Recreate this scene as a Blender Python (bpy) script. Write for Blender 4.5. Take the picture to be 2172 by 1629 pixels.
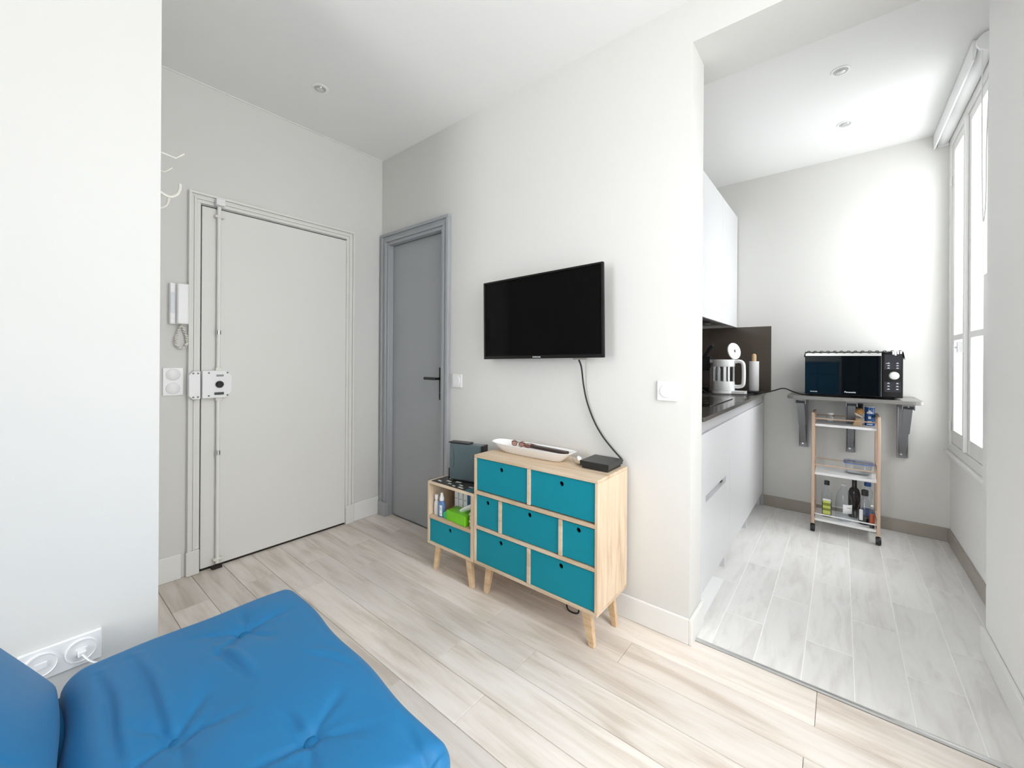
import bpy, bmesh, math, random
from mathutils import Vector, Matrix
random.seed(7)
sc = bpy.context.scene
for o in list(bpy.data.objects): bpy.data.objects.remove(o)
COL = sc.collection
R = math.radians

# ------------------------------------------------------------------ camera
cam_d = bpy.data.cameras.new('camera'); cam = bpy.data.objects.new('camera', cam_d); COL.objects.link(cam)
cam_d.sensor_fit = 'HORIZONTAL'; cam_d.sensor_width = 36.0
cam_d.lens = 859.6 / 2172 * 36.0
cam_d.shift_y = -53.5 / 2172
cam_d.clip_start = 0.02
yaw, roll = R(39.11), R(0.344)
fw = Vector((-math.sin(yaw), math.cos(yaw), 0)); rt = Vector((math.cos(yaw), math.sin(yaw), 0)); up = Vector((0, 0, 1))
rt2 = rt * math.cos(roll) + up * math.sin(roll); up2 = -rt * math.sin(roll) + up * math.cos(roll)
M = Matrix((rt2, up2, -fw)).transposed().to_4x4(); M.translation = Vector((2.689, -1.747, 1.16))
cam.matrix_world = M
sc.camera = cam

# ------------------------------------------------------------------ world, daylight, exposure
w = bpy.data.worlds.new('sky'); sc.world = w; w.use_nodes = True
bg = w.node_tree.nodes['Background']; bg.inputs[0].default_value = (0.98, 0.99, 1.0, 1); bg.inputs[1].default_value = 3.0
def area(name, loc, rot, sx, sy, power, col=(1, 1, 1)):
    l = bpy.data.lights.new(name, 'AREA'); l.shape = 'RECTANGLE'; l.size = sx; l.size_y = sy; l.energy = power; l.color = col
    o = bpy.data.objects.new(name, l); o.location = loc; o.rotation_euler = rot; COL.objects.link(o); return o
area('daylight_kitchen_window', (3.56, 1.62, 1.70), (0, R(80), 0), 1.9, 0.90, 18, (1.0, 1.0, 0.985))
area('high_sky_kitchen_window', (4.25, 1.75, 3.15), (0, R(32), 0), 1.2, 1.1, 50, (1.0, 0.997, 0.985))
area('high_sky_added_side_window', (4.25, -1.12, 3.15), (0, R(31), 0), 1.2, 1.3, 32, (1.0, 0.995, 0.98))  # steep sky lamp shining through the added side window
area('daylight_added_side_window', (3.56, -0.92, 1.60), (0, R(84), 0), 2.0, 1.2, 20, (1.0, 0.99, 0.97))  # level daylight lamp for the same added, unseen window
area('fill_added_rear_window', (1.62, -4.34, 1.55), (R(78), 0, 0), 1.0, 2.3, 46, (1.0, 0.988, 0.965))  # fill lamp outside the added rear window
sc.view_settings.view_transform = 'Standard'; sc.view_settings.look = 'None'
sc.view_settings.exposure = 0.29; sc.view_settings.gamma = 1.0; sc.view_settings.use_curve_mapping = False
sc.cycles.use_denoising = True
sc.cycles.max_bounces = 12; sc.cycles.diffuse_bounces = 7
sc.cycles.use_adaptive_sampling = True; sc.cycles.adaptive_threshold = 0.02; sc.cycles.transparent_max_bounces = 16
sc.cycles.caustics_reflective = False; sc.cycles.caustics_refractive = False
sc.cycles.sample_clamp_indirect = 6.0

# ------------------------------------------------------------------ materials
def mat(name, col, rough=0.5, metal=0.0, spec=0.5, bump=0.0, bscale=60, var=0.0, vscale=6, coat=0.0, sheen=0.0, ior=1.5, trans=0.0):
    m = bpy.data.materials.new(name); m.use_nodes = True; nt = m.node_tree; b = nt.nodes['Principled BSDF']
    b.inputs['Base Color'].default_value = (*col, 1); b.inputs['Roughness'].default_value = rough
    b.inputs['Metallic'].default_value = metal; b.inputs['Specular IOR Level'].default_value = spec
    b.inputs['Coat Weight'].default_value = coat; b.inputs['Sheen Weight'].default_value = sheen
    b.inputs['IOR'].default_value = ior; b.inputs['Transmission Weight'].default_value = trans
    tc = nt.nodes.new('ShaderNodeTexCoord')
    if var > 0:
        n = nt.nodes.new('ShaderNodeTexNoise'); n.inputs['Scale'].default_value = vscale; n.inputs['Detail'].default_value = 4
        nt.links.new(tc.outputs['Object'], n.inputs['Vector'])
        rp = nt.nodes.new('ShaderNodeValToRGB')
        rp.color_ramp.elements[0].position = .3; rp.color_ramp.elements[1].position = .7
        rp.color_ramp.elements[0].color = (*[c * (1 - var) for c in col], 1)
        rp.color_ramp.elements[1].color = (*[min(1, c * (1 + var)) for c in col], 1)
        nt.links.new(n.outputs['Fac'], rp.inputs['Fac']); nt.links.new(rp.outputs['Color'], b.inputs['Base Color'])
    if bump > 0:
        n2 = nt.nodes.new('ShaderNodeTexNoise'); n2.inputs['Scale'].default_value = bscale; n2.inputs['Detail'].default_value = 3
        nt.links.new(tc.outputs['Object'], n2.inputs['Vector'])
        bp = nt.nodes.new('ShaderNodeBump'); bp.inputs['Strength'].default_value = bump; bp.inputs['Distance'].default_value = 0.002
        nt.links.new(n2.outputs['Fac'], bp.inputs['Height']); nt.links.new(bp.outputs['Normal'], b.inputs['Normal'])
    return m

def wood(name, cols, scale=(1.2, 14, 14), rough=0.45, rnd=0.0, fig=0.35, bump=0.15, bright=0.25, spec=0.4):
    """grain streaks run along local X; every object gets its own offset and tone"""
    m = bpy.data.materials.new(name); m.use_nodes = True; nt = m.node_tree; L = nt.links; b = nt.nodes['Principled BSDF']
    N = nt.nodes.new
    tc = N('ShaderNodeTexCoord'); oi = N('ShaderNodeObjectInfo')
    off = N('ShaderNodeVectorMath'); off.operation = 'SCALE'; off.inputs[0].default_value = (31.7, 17.3, 5.1); L.new(oi.outputs['Random'], off.inputs['Scale'])
    ad = N('ShaderNodeVectorMath'); ad.operation = 'ADD'; L.new(tc.outputs['Object'], ad.inputs[0]); L.new(off.outputs[0], ad.inputs[1])
    mp = N('ShaderNodeMapping'); mp.inputs['Scale'].default_value = scale; L.new(ad.outputs[0], mp.inputs['Vector'])
    n1 = N('ShaderNodeTexNoise'); n1.inputs['Scale'].default_value = 2.2; n1.inputs['Detail'].default_value = 7; n1.inputs['Roughness'].default_value = .62; n1.inputs['Distortion'].default_value = .6
    L.new(mp.outputs[0], n1.inputs['Vector'])
    mp2 = N('ShaderNodeMapping'); mp2.inputs['Scale'].default_value = (scale[0] * .8, scale[1] * .35, scale[2] * .35); L.new(ad.outputs[0], mp2.inputs['Vector'])
    n2 = N('ShaderNodeTexNoise'); n2.inputs['Scale'].default_value = 1.3; n2.inputs['Detail'].default_value = 2; L.new(mp2.outputs[0], n2.inputs['Vector'])
    mu = N('ShaderNodeMath'); mu.operation = 'MULTIPLY'; mu.inputs[1].default_value = 26; L.new(n2.outputs['Fac'], mu.inputs[0])
    si = N('ShaderNodeMath'); si.operation = 'SINE'; L.new(mu.outputs[0], si.inputs[0])
    ma = N('ShaderNodeMath'); ma.operation = 'MULTIPLY_ADD'; ma.inputs[1].default_value = fig * .16; L.new(si.outputs[0], ma.inputs[0]); L.new(n1.outputs['Fac'], ma.inputs[2])
    rp = N('ShaderNodeValToRGB'); cr = rp.color_ramp
    cr.elements[0].position = .32; cr.elements[1].position = .66
    cr.elements[0].color = (*cols[0], 1); cr.elements[1].color = (*cols[-1], 1)
    if len(cols) == 3: e = cr.elements.new(.5); e.color = (*cols[1], 1)
    L.new(ma.outputs[0], rp.inputs['Fac'])
    hs = N('ShaderNodeHueSaturation'); L.new(rp.outputs['Color'], hs.inputs['Color'])
    mr = N('ShaderNodeMapRange'); mr.inputs['To Min'].default_value = 1 - rnd; mr.inputs['To Max'].default_value = 1 + rnd * .6; L.new(oi.outputs['Random'], mr.inputs['Value']); L.new(mr.outputs[0], hs.inputs['Value'])
    L.new(hs.outputs['Color'], b.inputs['Base Color']); b.inputs['Roughness'].default_value = rough; b.inputs['Specular IOR Level'].default_value = spec
    bp = N('ShaderNodeBump'); bp.inputs['Strength'].default_value = bump; bp.inputs['Distance'].default_value = .001
    L.new(ma.outputs[0], bp.inputs['Height']); L.new(bp.outputs['Normal'], b.inputs['Normal'])
    return m

def clear(name, tint=(1, 1, 1), refl=0.10, rough=0.02):
    """thin clear sheet: lets light through, with a mirror-like film on top that follows Fresnel"""
    m = bpy.data.materials.new(name); m.use_nodes = True; nt = m.node_tree; L = nt.links
    for n in list(nt.nodes): nt.nodes.remove(n)
    o = nt.nodes.new('ShaderNodeOutputMaterial'); t = nt.nodes.new('ShaderNodeBsdfTransparent'); g = nt.nodes.new('ShaderNodeBsdfGlossy')
    t.inputs[0].default_value = (*tint, 1); g.inputs['Roughness'].default_value = rough
    lw = nt.nodes.new('ShaderNodeLayerWeight'); lw.inputs['Blend'].default_value = .5
    pw_ = nt.nodes.new('ShaderNodeMath'); pw_.operation = 'POWER'; pw_.inputs[1].default_value = 4.0; L.new(lw.outputs['Facing'], pw_.inputs[0])
    ml = nt.nodes.new('ShaderNodeMath'); ml.operation = 'MULTIPLY_ADD'; ml.inputs[1].default_value = .55; ml.inputs[2].default_value = refl * .35; L.new(pw_.outputs[0], ml.inputs[0])
    mx = nt.nodes.new('ShaderNodeMixShader'); L.new(ml.outputs[0], mx.inputs[0]); L.new(t.outputs[0], mx.inputs[1]); L.new(g.outputs[0], mx.inputs[2])
    L.new(mx.outputs[0], o.inputs['Surface']); return m

WALL = (0.675, 0.668, 0.646)
Mwall = mat('wall_paint', WALL, .75, bump=.06, bscale=220, spec=.3)
Mceil = mat('ceiling_paint', (.82, .82, .81), .85, bump=.04, bscale=200, spec=.2)
Mkwall = mat('kitchen_wall_paint', (.69, .685, .66), .7, bump=.05, bscale=200, spec=.3)
Mwallbright = mat('wall_paint_brightened', (.81, .805, .785), .7, bump=.05, bscale=200, spec=.3)  # wall paint brightened to make up for missing bounce light
Mtrim = mat('white_trim_paint', (.79, .788, .77), .4, bump=.03, bscale=90)
Mdoor = mat('entrance_door_paint', (.72, .713, .685), .5, bump=.05, bscale=120)
Mgrey = mat('grey_door_paint', (.375, .387, .405), .42, bump=.06, bscale=140, var=.03, vscale=3)
Mplast = mat('white_plastic', (.80, .80, .80), .3)
Mplastcream = mat('cream_plastic', (.72, .70, .64), .35)
Mblack = mat('black_plastic', (.012, .012, .013), .35)
Mscreen = mat('screen_glass', (.002, .002, .002), .06, spec=.12)
Mbezel = mat('gloss_black_bezel', (.006, .006, .006), .12, spec=.4)
Mrubber = mat('black_rubber', (.015, .015, .015), .6)
Mchrome = mat('brushed_steel', (.75, .75, .75), .25, metal=1)
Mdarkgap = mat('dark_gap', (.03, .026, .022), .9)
Mscrew = mat('grey_screw', (.12, .12, .11), .4, metal=.6)
Moak = wood('floor_oak', [(.60, .525, .455), (.73, .665, .60), (.79, .735, .685)], scale=(1.0, 11, 11), rough=.34, rnd=.11, fig=.5)
Mtile = wood('wood_look_tile', [(.72, .70, .68), (.82, .81, .79), (.86, .85, .835)], scale=(1.5, 8, 8), spec=.6, rough=.28, rnd=.06, fig=.12, bump=.05)
Mgrout = mat('light_grout', (.92, .92, .91), .8)
Msub = mat('dark_subfloor', (.12, .095, .075), .9)
Mskirt = mat('taupe_tile_skirting', (.37, .335, .29), .4, var=.06, vscale=5)
Mpine = wood('pale_wood', [(.54, .385, .245), (.67, .52, .37), (.73, .595, .45)], scale=(1.4, 13, 13), rough=.5, rnd=.05, fig=.3, bump=.05)
Mleg = wood('leg_wood', [(.58, .39, .22), (.70, .50, .31), (.74, .56, .37)], scale=(1.4, 20, 20), rough=.5, rnd=.05, fig=.3, bump=.05)
Mcart = wood('cart_wood', [(.52, .36, .25), (.63, .46, .34), (.68, .52, .40)], scale=(1.2, 24, 24), rough=.5, rnd=.04, fig=.3, bump=.05)
Mteal = mat('teal_lacquer', (.005, .25, .325), .5, bump=.03, bscale=260, spec=.2)
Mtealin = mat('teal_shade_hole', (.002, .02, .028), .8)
Mblue = mat('blue_cotton', (.013, .160, .365), .52, bump=.08, bscale=900, sheen=.05, spec=.3)
Mbluebtn = mat('blue_button', (.013, .15, .345), .6, spec=.2)
Mcab = mat('satin_white_cabinet', (.68, .685, .70), .32, spec=.5)
Malu = mat('aluminium_rail', (.60, .60, .62), .3, metal=.25)
Mworktop = mat('dark_stone_worktop', (.075, .068, .062), .16, spec=.6, var=.25, vscale=60)
Msplash = mat('brown_glass_splashback', (.085, .068, .055), .18, spec=.5)
Mhob = mat('hob_glass', (.006, .006, .007), .06)
Msteel = mat('shelf_grey_laminate', (.215, .207, .195), .35)
Mbracket = mat('grey_bracket_metal', (.28, .285, .30), .38, metal=.5)
Mcer = mat('white_ceramic', (.88, .88, .88), .15)
Mbrown = mat('dark_brown_leather', (.04, .022, .016), .4)
Mtort = mat('tortoise_plastic', (.10, .035, .02), .2)
Mlens = clear('tinted_lens', (.72, .55, .50), .14)
Mmodem = mat('slate_plastic', (.085, .122, .132), .3)
Mgreen = mat('green_card', (.16, .52, .01), .35, var=.12, vscale=9)
Mgreen2 = mat('teal_green_plastic', (.03, .42, .13), .3)
Mbluebot = mat('blue_liquid', (.10, .20, .42), .15)
Mpaper = mat('white_paper', (.85, .85, .85), .6)
Mpaperblue = mat('blue_print', (.03, .13, .30), .5)
Mtan = mat('tan_bristle', (.42, .22, .07), .8, bump=.6, bscale=200, var=.3, vscale=60)
Mtan2 = mat('beech_wood', (.64, .45, .25), .5)
Mbluecan = mat('blue_can', (.012, .085, .30), .3)
Mamber = mat('amber_drink', (.50, .07, .01), .12)
Mdarkliq = mat('dark_bottle', (.018, .012, .012), .1)
Moil = mat('dark_oil', (.10, .065, .03), .15)
Mlime = mat('lime_label', (.62, .66, .16), .5)
Molive = mat('olive_label', (.25, .30, .03), .5)
Mbluecap = mat('blue_cap', (.012, .06, .22), .35)
Mlidblue = mat('blue_seal', (.15, .22, .50), .4)
Mglass = clear('window_glass', (.98, .99, 1), .10)
Mjar = clear('clear_glass', (.96, .97, .975), .18)
Mbottle = clear('bottle_plastic', (.93, .95, .965), .16)
Mmwglass = mat('microwave_door_glass', (.002, .004, .006), .03, spec=.85, ior=1.6)
Mmwpanel = mat('microwave_panel', (.022, .022, .030), .3)
Msilver = mat('silver_strip', (.68, .68, .66), .3, metal=.6)
Mlace = mat('black_lace', (.02, .02, .022), .8, bump=.5, bscale=300)
Mfrost = mat('downlight_glass', (.55, .57, .54), .1, spec=.6)
Mwhite = mat('white_lacquer', (.86, .86, .86), .4)
Mprint = mat('printed_letters', (.75, .78, .80), .5)
Mprintblue = mat('printed_letters_white_blue', (.80, .84, .90), .5)
Mblueunit = mat('deep_blue_furniture', (.02, .16, .30), .35)
Mcloth = mat('pale_blue_cloth', (.42, .50, .66), .8)

# ------------------------------------------------------------------ mesh helper
WL = {}
class MB:
    def __init__(s): s.bm = bmesh.new()
    def _t(s, vs, T):
        if T is not None: bmesh.ops.transform(s.bm, matrix=T, verts=vs)
    def box(s, x0, x1, y0, y1, z0, z1, T=None):
        P = [(x0, y0, z0), (x1, y0, z0), (x1, y1, z0), (x0, y1, z0), (x0, y0, z1), (x1, y0, z1), (x1, y1, z1), (x0, y1, z1)]
        v = [s.bm.verts.new(p) for p in P]
        for f in ((3, 2, 1, 0), (4, 5, 6, 7), (0, 1, 5, 4), (1, 2, 6, 5), (2, 3, 7, 6), (3, 0, 4, 7)): s.bm.faces.new([v[i] for i in f])
        s._t(v, T); return s
    def prism(s, pts, d0, d1, axis='x', T=None):
        """polygon pts (a,b) pushed from d0 to d1 along axis; x->(y,z) y->(x,z) z->(x,y)"""
        def P(a, b, d): return {'x': (d, a, b), 'y': (a, d, b), 'z': (a, b, d)}[axis]
        A = [s.bm.verts.new(P(a, b, d0)) for a, b in pts]; B = [s.bm.verts.new(P(a, b, d1)) for a, b in pts]
        s.bm.faces.new(A); s.bm.faces.new(list(reversed(B))); n = len(pts)
        for i in range(n): s.bm.faces.new([A[i], B[i], B[(i + 1) % n], A[(i + 1) % n]])
        s._t(A + B, T); return s
    def cyl(s, p0, p1, r0, r1=None, n=20, caps=True):
        r1 = r0 if r1 is None else r1
        p0 = Vector(p0); p1 = Vector(p1); d = (p1 - p0).normalized()
        a = d.orthogonal().normalized(); b = d.cross(a)
        A = []; B = []
        for i in range(n):
            t = 2 * math.pi * i / n; q = a * math.cos(t) + b * math.sin(t)
            A.append(s.bm.verts.new(p0 + q * r0)); B.append(s.bm.verts.new(p1 + q * r1))
        for i in range(n): s.bm.faces.new([A[i], A[(i + 1) % n], B[(i + 1) % n], B[i]])
        if caps: s.bm.faces.new(list(reversed(A))); s.bm.faces.new(B)
        return s
    def lathe(s, prof, c=(0, 0, 0), n=28, T=None, sx=1, sy=1, pw=2.0, ann=False):
        """profile (r,z) turned about z through c; pw>2 squares the section"""
        rings = []; V = []
        for r, z in prof:
            if r < 1e-6: v = s.bm.verts.new((c[0], c[1], c[2] + z)); rings.append([v]); V.append(v); continue
            ring = []
            for i in range(n):
                t = 2 * math.pi * i / n; ct, st = math.cos(t), math.sin(t)
                k = (abs(ct) ** pw + abs(st) ** pw) ** (-1 / pw)
                v = s.bm.verts.new((c[0] + r * k * ct * sx, c[1] + r * k * st * sy, c[2] + z)); ring.append(v); V.append(v)
            rings.append(ring)
        if ann: rings.append(rings[0])
        for A, B in zip(rings, rings[1:]):
            if len(A) == 1 and len(B) == 1: continue
            for i in range(n):
                j = (i + 1) % n
                if len(A) == 1: s.bm.faces.new([A[0], B[j], B[i]])
                elif len(B) == 1: s.bm.faces.new([A[i], A[j], B[0]])
                else: s.bm.faces.new([A[i], A[j], B[j], B[i]])
        for rg, fl in ((rings[0], True), (rings[-1], False)):
            if len(rg) > 1 and not ann: s.bm.faces.new(list(reversed(rg)) if fl else rg)
        s._t(V, T); return s
    def tube(s, pts, r, n=8, sub=6, flat=1.0):
        """smooth tube through pts (Catmull-Rom)"""
        P = [Vector(p) for p in pts]; Q = []
        if sub > 1 and len(P) > 2:
            E = [P[0] * 2 - P[1]] + P + [P[-1] * 2 - P[-2]]
            for i in range(1, len(E) - 2):
                for k in range(sub):
                    t = k / sub; a, b, c, d = E[i - 1:i + 3]
                    Q.append(.5 * ((2 * b) + (c - a) * t + (2 * a - 5 * b + 4 * c - d) * t * t + (3 * b - a - 3 * c + d) * t ** 3))
            Q.append(P[-1])
        else: Q = P
        prev = None; nrm = None
        for i, q in enumerate(Q):
            d = (Q[min(i + 1, len(Q) - 1)] - Q[max(i - 1, 0)]).normalized()
            nrm = d.orthogonal().normalized() if nrm is None else (nrm - d * nrm.dot(d)).normalized()
            b = d.cross(nrm)
            ring = [s.bm.verts.new(q + (nrm * math.cos(2 * math.pi * k / n) * flat + b * math.sin(2 * math.pi * k / n)) * r) for k in range(n)]
            if prev:
                for k in range(n): s.bm.faces.new([prev[k], prev[(k + 1) % n], ring[(k + 1) % n], ring[k]])
            else: s.bm.faces.new(list(reversed(ring)))
            prev = ring
        s.bm.faces.new(prev); return s
    def ball(s, c, r, sx=1, sy=1, sz=1, n=14):
        prof = [(r * math.sin(math.pi * i / (n // 2 * 1)) if 0 < i < n // 2 else 0, -r * sz * math.cos(math.pi * i / (n // 2))) for i in range(n // 2 + 1)]
        return s.lathe(prof, c, n, sx=sx, sy=sy)
    def build(s, name, m, parent=None, bevel=0.0, smooth=False, seg=2, rot=None):
        bm = s.bm
        bmesh.ops.recalc_face_normals(bm, faces=bm.faces)
        if bevel > 0:
            ed = [e for e in bm.edges if len(e.link_faces) == 2 and e.calc_face_angle(0) > .5]
            bmesh.ops.bevel(bm, geom=ed, offset=bevel, segments=seg, affect='EDGES', profile=.5)
        xs = [v.co for v in bm.verts]
        lo = Vector((min(v.x for v in xs), min(v.y for v in xs), min(v.z for v in xs))); hi = Vector((max(v.x for v in xs), max(v.y for v in xs), max(v.z for v in xs)))
        c = Vector(((lo.x + hi.x) / 2, (lo.y + hi.y) / 2, lo.z))
        bmesh.ops.translate(bm, vec=-c, verts=bm.verts)
        me = bpy.data.meshes.new(name); bm.to_mesh(me); bm.free(); me.materials.append(m)
        if smooth:
            me.polygons.foreach_set('use_smooth', [True] * len(me.polygons))
            try: me.set_sharp_from_angle(angle=R(42))
            except Exception: pass
        o = bpy.data.objects.new(name, me); COL.objects.link(o)
        place(o, c, parent); return o
def place(o, wloc, parent):
    wloc = Vector(wloc)
    if parent is not None:
        o.parent = parent; o.location = wloc - WL[parent.name]
    else: o.location = wloc
    WL[o.name] = wloc
def tag(o, label, cat, group=None, kind=None):
    o['label'] = label
    if cat: o['category'] = cat
    if group: o['group'] = group
    if kind: o['kind'] = kind
    return o
def thing(name, label, cat, loc, group=None, kind=None):
    o = bpy.data.objects.new(name, None); COL.objects.link(o); o.empty_display_size = .05
    place(o, loc, None); return tag(o, label, cat, group, kind)
def box(name, m, parent, x0, x1, y0, y1, z0, z1, bevel=0.0, seg=2, smooth=False): return MB().box(x0, x1, y0, y1, z0, z1).build(name, m, parent, bevel, smooth, seg)
def struct(o, label, cat): return tag(o, label, cat, kind='structure')
def copy_tree(o, wloc, parent=None):
    c = o.copy(); COL.objects.link(c)
    for k in ('label', 'category', 'group'): pass
    place(c, wloc, parent)
    for ch in [x for x in o.children]: copy_tree(ch, Vector(wloc) + ch.location, c)
    return c
FC = {}
def text(name, s, size, loc, rot, m, parent, depth=.0006, sx=1.0):
    cu = bpy.data.curves.new(name, 'FONT'); cu.body = s; cu.size = size; cu.extrude = depth; cu.align_x = 'CENTER'; cu.align_y = 'CENTER'; cu.offset = size * .012
    o = bpy.data.objects.new(name, cu); COL.objects.link(o); cu.materials.append(m)
    me = bpy.data.meshes.new_from_object(o); bpy.data.objects.remove(o)
    o = bpy.data.objects.new(name, me); COL.objects.link(o)
    o.rotation_euler = rot; o.scale = (sx, 1, 1); place(o, loc, parent); return o

# ------------------------------------------------------------------ dimensions
H = 2.64; XB = 1.10; YB = -1.47; XW = 2.212; WT = .17; XJ = 3.138; YJ = .69; XR = 3.235; YK = 2.06; XKL = 1.62; YR = -4.0; OH = 2.46

# ------------------------------------------------------------------ room shell
# left wall with entrance-door hole
dy0, dy1, dz = -1.118, -.282, 1.985
wb = MB(); wb.box(-.15, 0, YB - .1, dy0, 0, H); wb.box(-.15, 0, dy1, WT, 0, H); wb.box(-.15, 0, dy0, dy1, dz, H)
struct(wb.build('wall_left', Mwall), 'pale grey wall around the cream entrance door', 'wall')
# back (television) wall with grey-door hole
gx0, gx1, gz = .085, .705, 2.02
wb = MB(); wb.box(0, gx0, 0, WT, 0, H); wb.box(gx0, gx1, 0, WT, gz, H); wb.box(gx1, XW, 0, WT, 0, H)
struct(wb.build('wall_back', Mwall), 'pale grey wall carrying the television and ending at the kitchen opening', 'wall')
struct(box('wall_lintel', Mwall, None, XW - .0, XR + .1, 0.0005, .31, OH, H - .001), 'grey beam over the kitchen opening', 'wall')
struct(box('wall_lintel_return', Mwall, None, XKL, XW, WT + .0005, .31, OH, H - .001), 'ceiling beam behind the television wall in the kitchen', 'wall')
# boxed-in block left in the foreground
struct(box('wall_entry', Mwall, None, -.15, XB, YR - .1, YB, 0, H), 'pale foreground wall at the left edge with a double socket', 'wall')
# right wall, living part stands proud, with an added, unseen window
wy0, wy1, wz0, wz1 = -1.58, -.22, .30, 2.52
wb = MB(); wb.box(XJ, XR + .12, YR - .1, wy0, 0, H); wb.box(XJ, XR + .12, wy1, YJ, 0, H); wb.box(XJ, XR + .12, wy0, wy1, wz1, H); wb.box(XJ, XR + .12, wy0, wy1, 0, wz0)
struct(wb.build('wall_right', Mwallbright), 'pale grey projecting wall at the right edge of the picture', 'wall')
ky0, ky1, kz0, kz1 = 1.13, 2.035, .625, 2.56
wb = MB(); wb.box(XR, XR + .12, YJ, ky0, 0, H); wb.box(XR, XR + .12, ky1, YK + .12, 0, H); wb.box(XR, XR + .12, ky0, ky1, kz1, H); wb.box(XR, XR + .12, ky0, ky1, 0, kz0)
struct(wb.build('wall_kitchen_right', Mwallbright), 'white kitchen wall with the tall window', 'wall')
struct(box('wall_kitchen_back', Mkwall, None, XKL - .1, XR, YK, YK + .12, 0, H), 'white end wall of the kitchen behind the microwave', 'wall')
struct(box('wall_kitchen_left', Mkwall, None, XKL - .12, XKL, WT, YK, 0, H), 'kitchen wall behind the cabinets', 'wall')
rx0, rx1, rz0, rz1 = 1.13, 2.08, .10, 2.45
wb = MB(); wb.box(XB, rx0, YR - .12, YR, 0, H); wb.box(rx1, XJ, YR - .12, YR, 0, H); wb.box(rx0, rx1, YR - .12, YR, 0, rz0); wb.box(rx0, rx1, YR - .12, YR, rz1, H)
struct(wb.build('wall_rear', Mwall), 'living room wall behind the camera', 'wall')
struct(box('ceiling', Mceil, None, -.15, XR + .12, YR - .12, YK + .12, H, H + .12), 'smooth white ceiling with recessed downlights', 'ceiling')

# ------------------------------------------------------------------ floors: planks and tiles
fl = struct(box('floor', Msub, None, -.15, XR + .12, YR - .12, .045, -.06, -.012), 'light oak plank floor of the living room', 'floor')
def slab(mesh_cache, L, W, T=.012, ch=.0012):
    key = (round(L, 4), round(W, 4))
    if key in mesh_cache: return mesh_cache[key]
    bm = bmesh.new(); a, b = L / 2, W / 2
    lay = [(0, -T), (0, -ch), (ch, 0)]; rings = []
    for ins, z in lay: rings.append([bm.verts.new(p) for p in ((-a + ins, -b + ins, z), (a - ins, -b + ins, z), (a - ins, b - ins, z), (-a + ins, b - ins, z))])
    bm.faces.new(rings[-1]); bm.faces.new(list(reversed(rings[0])))
    for A, B in zip(rings, rings[1:]):
        for i in range(4): bm.faces.new([A[i], A[(i + 1) % 4], B[(i + 1) % 4], B[i]])
    me = bpy.data.meshes.new('slab'); bm.to_mesh(me); bm.free(); mesh_cache[key] = me; return me
pc = {}
PW = .144; LEN = 1.128; row = 0; y1 = .034
offs = {0: .372, 1: .90, 2: .352, 3: .622, 4: .352, 5: .61, 6: .33, 7: .80, 8: .35, 9: .62}
while y1 > YR:
    y0 = -.14 - PW * row if row else -.14
    y0 = max(y0, YR)
    xs0 = 0.0 if y1 > YB + .03 else XB
    if y0 < YB < y1: y0c = y0
    xe = XJ if True else 0
    st = offs.get(row, .2 + .17 * ((row * 5) % 6))
    cuts = [xs0] + [x for x in [st + LEN * k for k in range(-1, 4)] if xs0 + .05 < x < xe - .05] + [xe]
    for a, b in zip(cuts, cuts[1:]):
        yy0 = y0 if not (y0 < YB < y1 and a < XB) else YB + .001
        L = b - a - .0012; W = y1 - yy0 - .0014
        me = slab(pc, L, W)
        if not me.materials: me.materials.append(Moak)
        o = bpy.data.objects.new('plank', me); COL.objects.link(o); place(o, ((a + b) / 2, (y1 + yy0) / 2, 0), fl)
    y1 = y0; row += 1
fk = struct(box('floor_kitchen', Mgrout, None, XKL, XR, .045, YK, -.06, -.0008), 'pale wood-look tile floor of the kitchen', 'floor')
tc_ = {}
seams = [2.12, 2.28, 2.43, 2.58, 2.73, 2.88, 3.03, 3.18, 3.235]
for ci, (a, b) in enumerate(zip(seams, seams[1:])):
    base = (.335 if ci % 2 == 1 else .627) - .59
    cuts = [.057] + [y for y in [base + .59 * k for k in range(0, 5)] if .09 < y < YK - .04] + [YK]
    for p, q in zip(cuts, cuts[1:]):
        a2 = a
        if p < WT and a < XW: a2 = XW
        b2 = b if q > YJ else min(b, XR)
        L = q - p - .003; W = b2 - a2 - .003
        if W < .01: continue
        me = slab(tc_, L, W, .004, .0006)
        if not me.materials: me.materials.append(Mtile)
        o = bpy.data.objects.new('tile', me); COL.objects.link(o); place(o, ((a2 + b2) / 2, (p + q) / 2, .0), fk); o.rotation_euler[2] = R(90)
struct(MB().prism([(.034, -.01), (.057, -.01), (.057, .002), (.050, .0045), (.041, .0045), (.034, .002)], XW, XJ, 'x').build('trim_1', Mchrome), 'thin metal strip between oak floor and kitchen tiles', 'trim')

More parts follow.
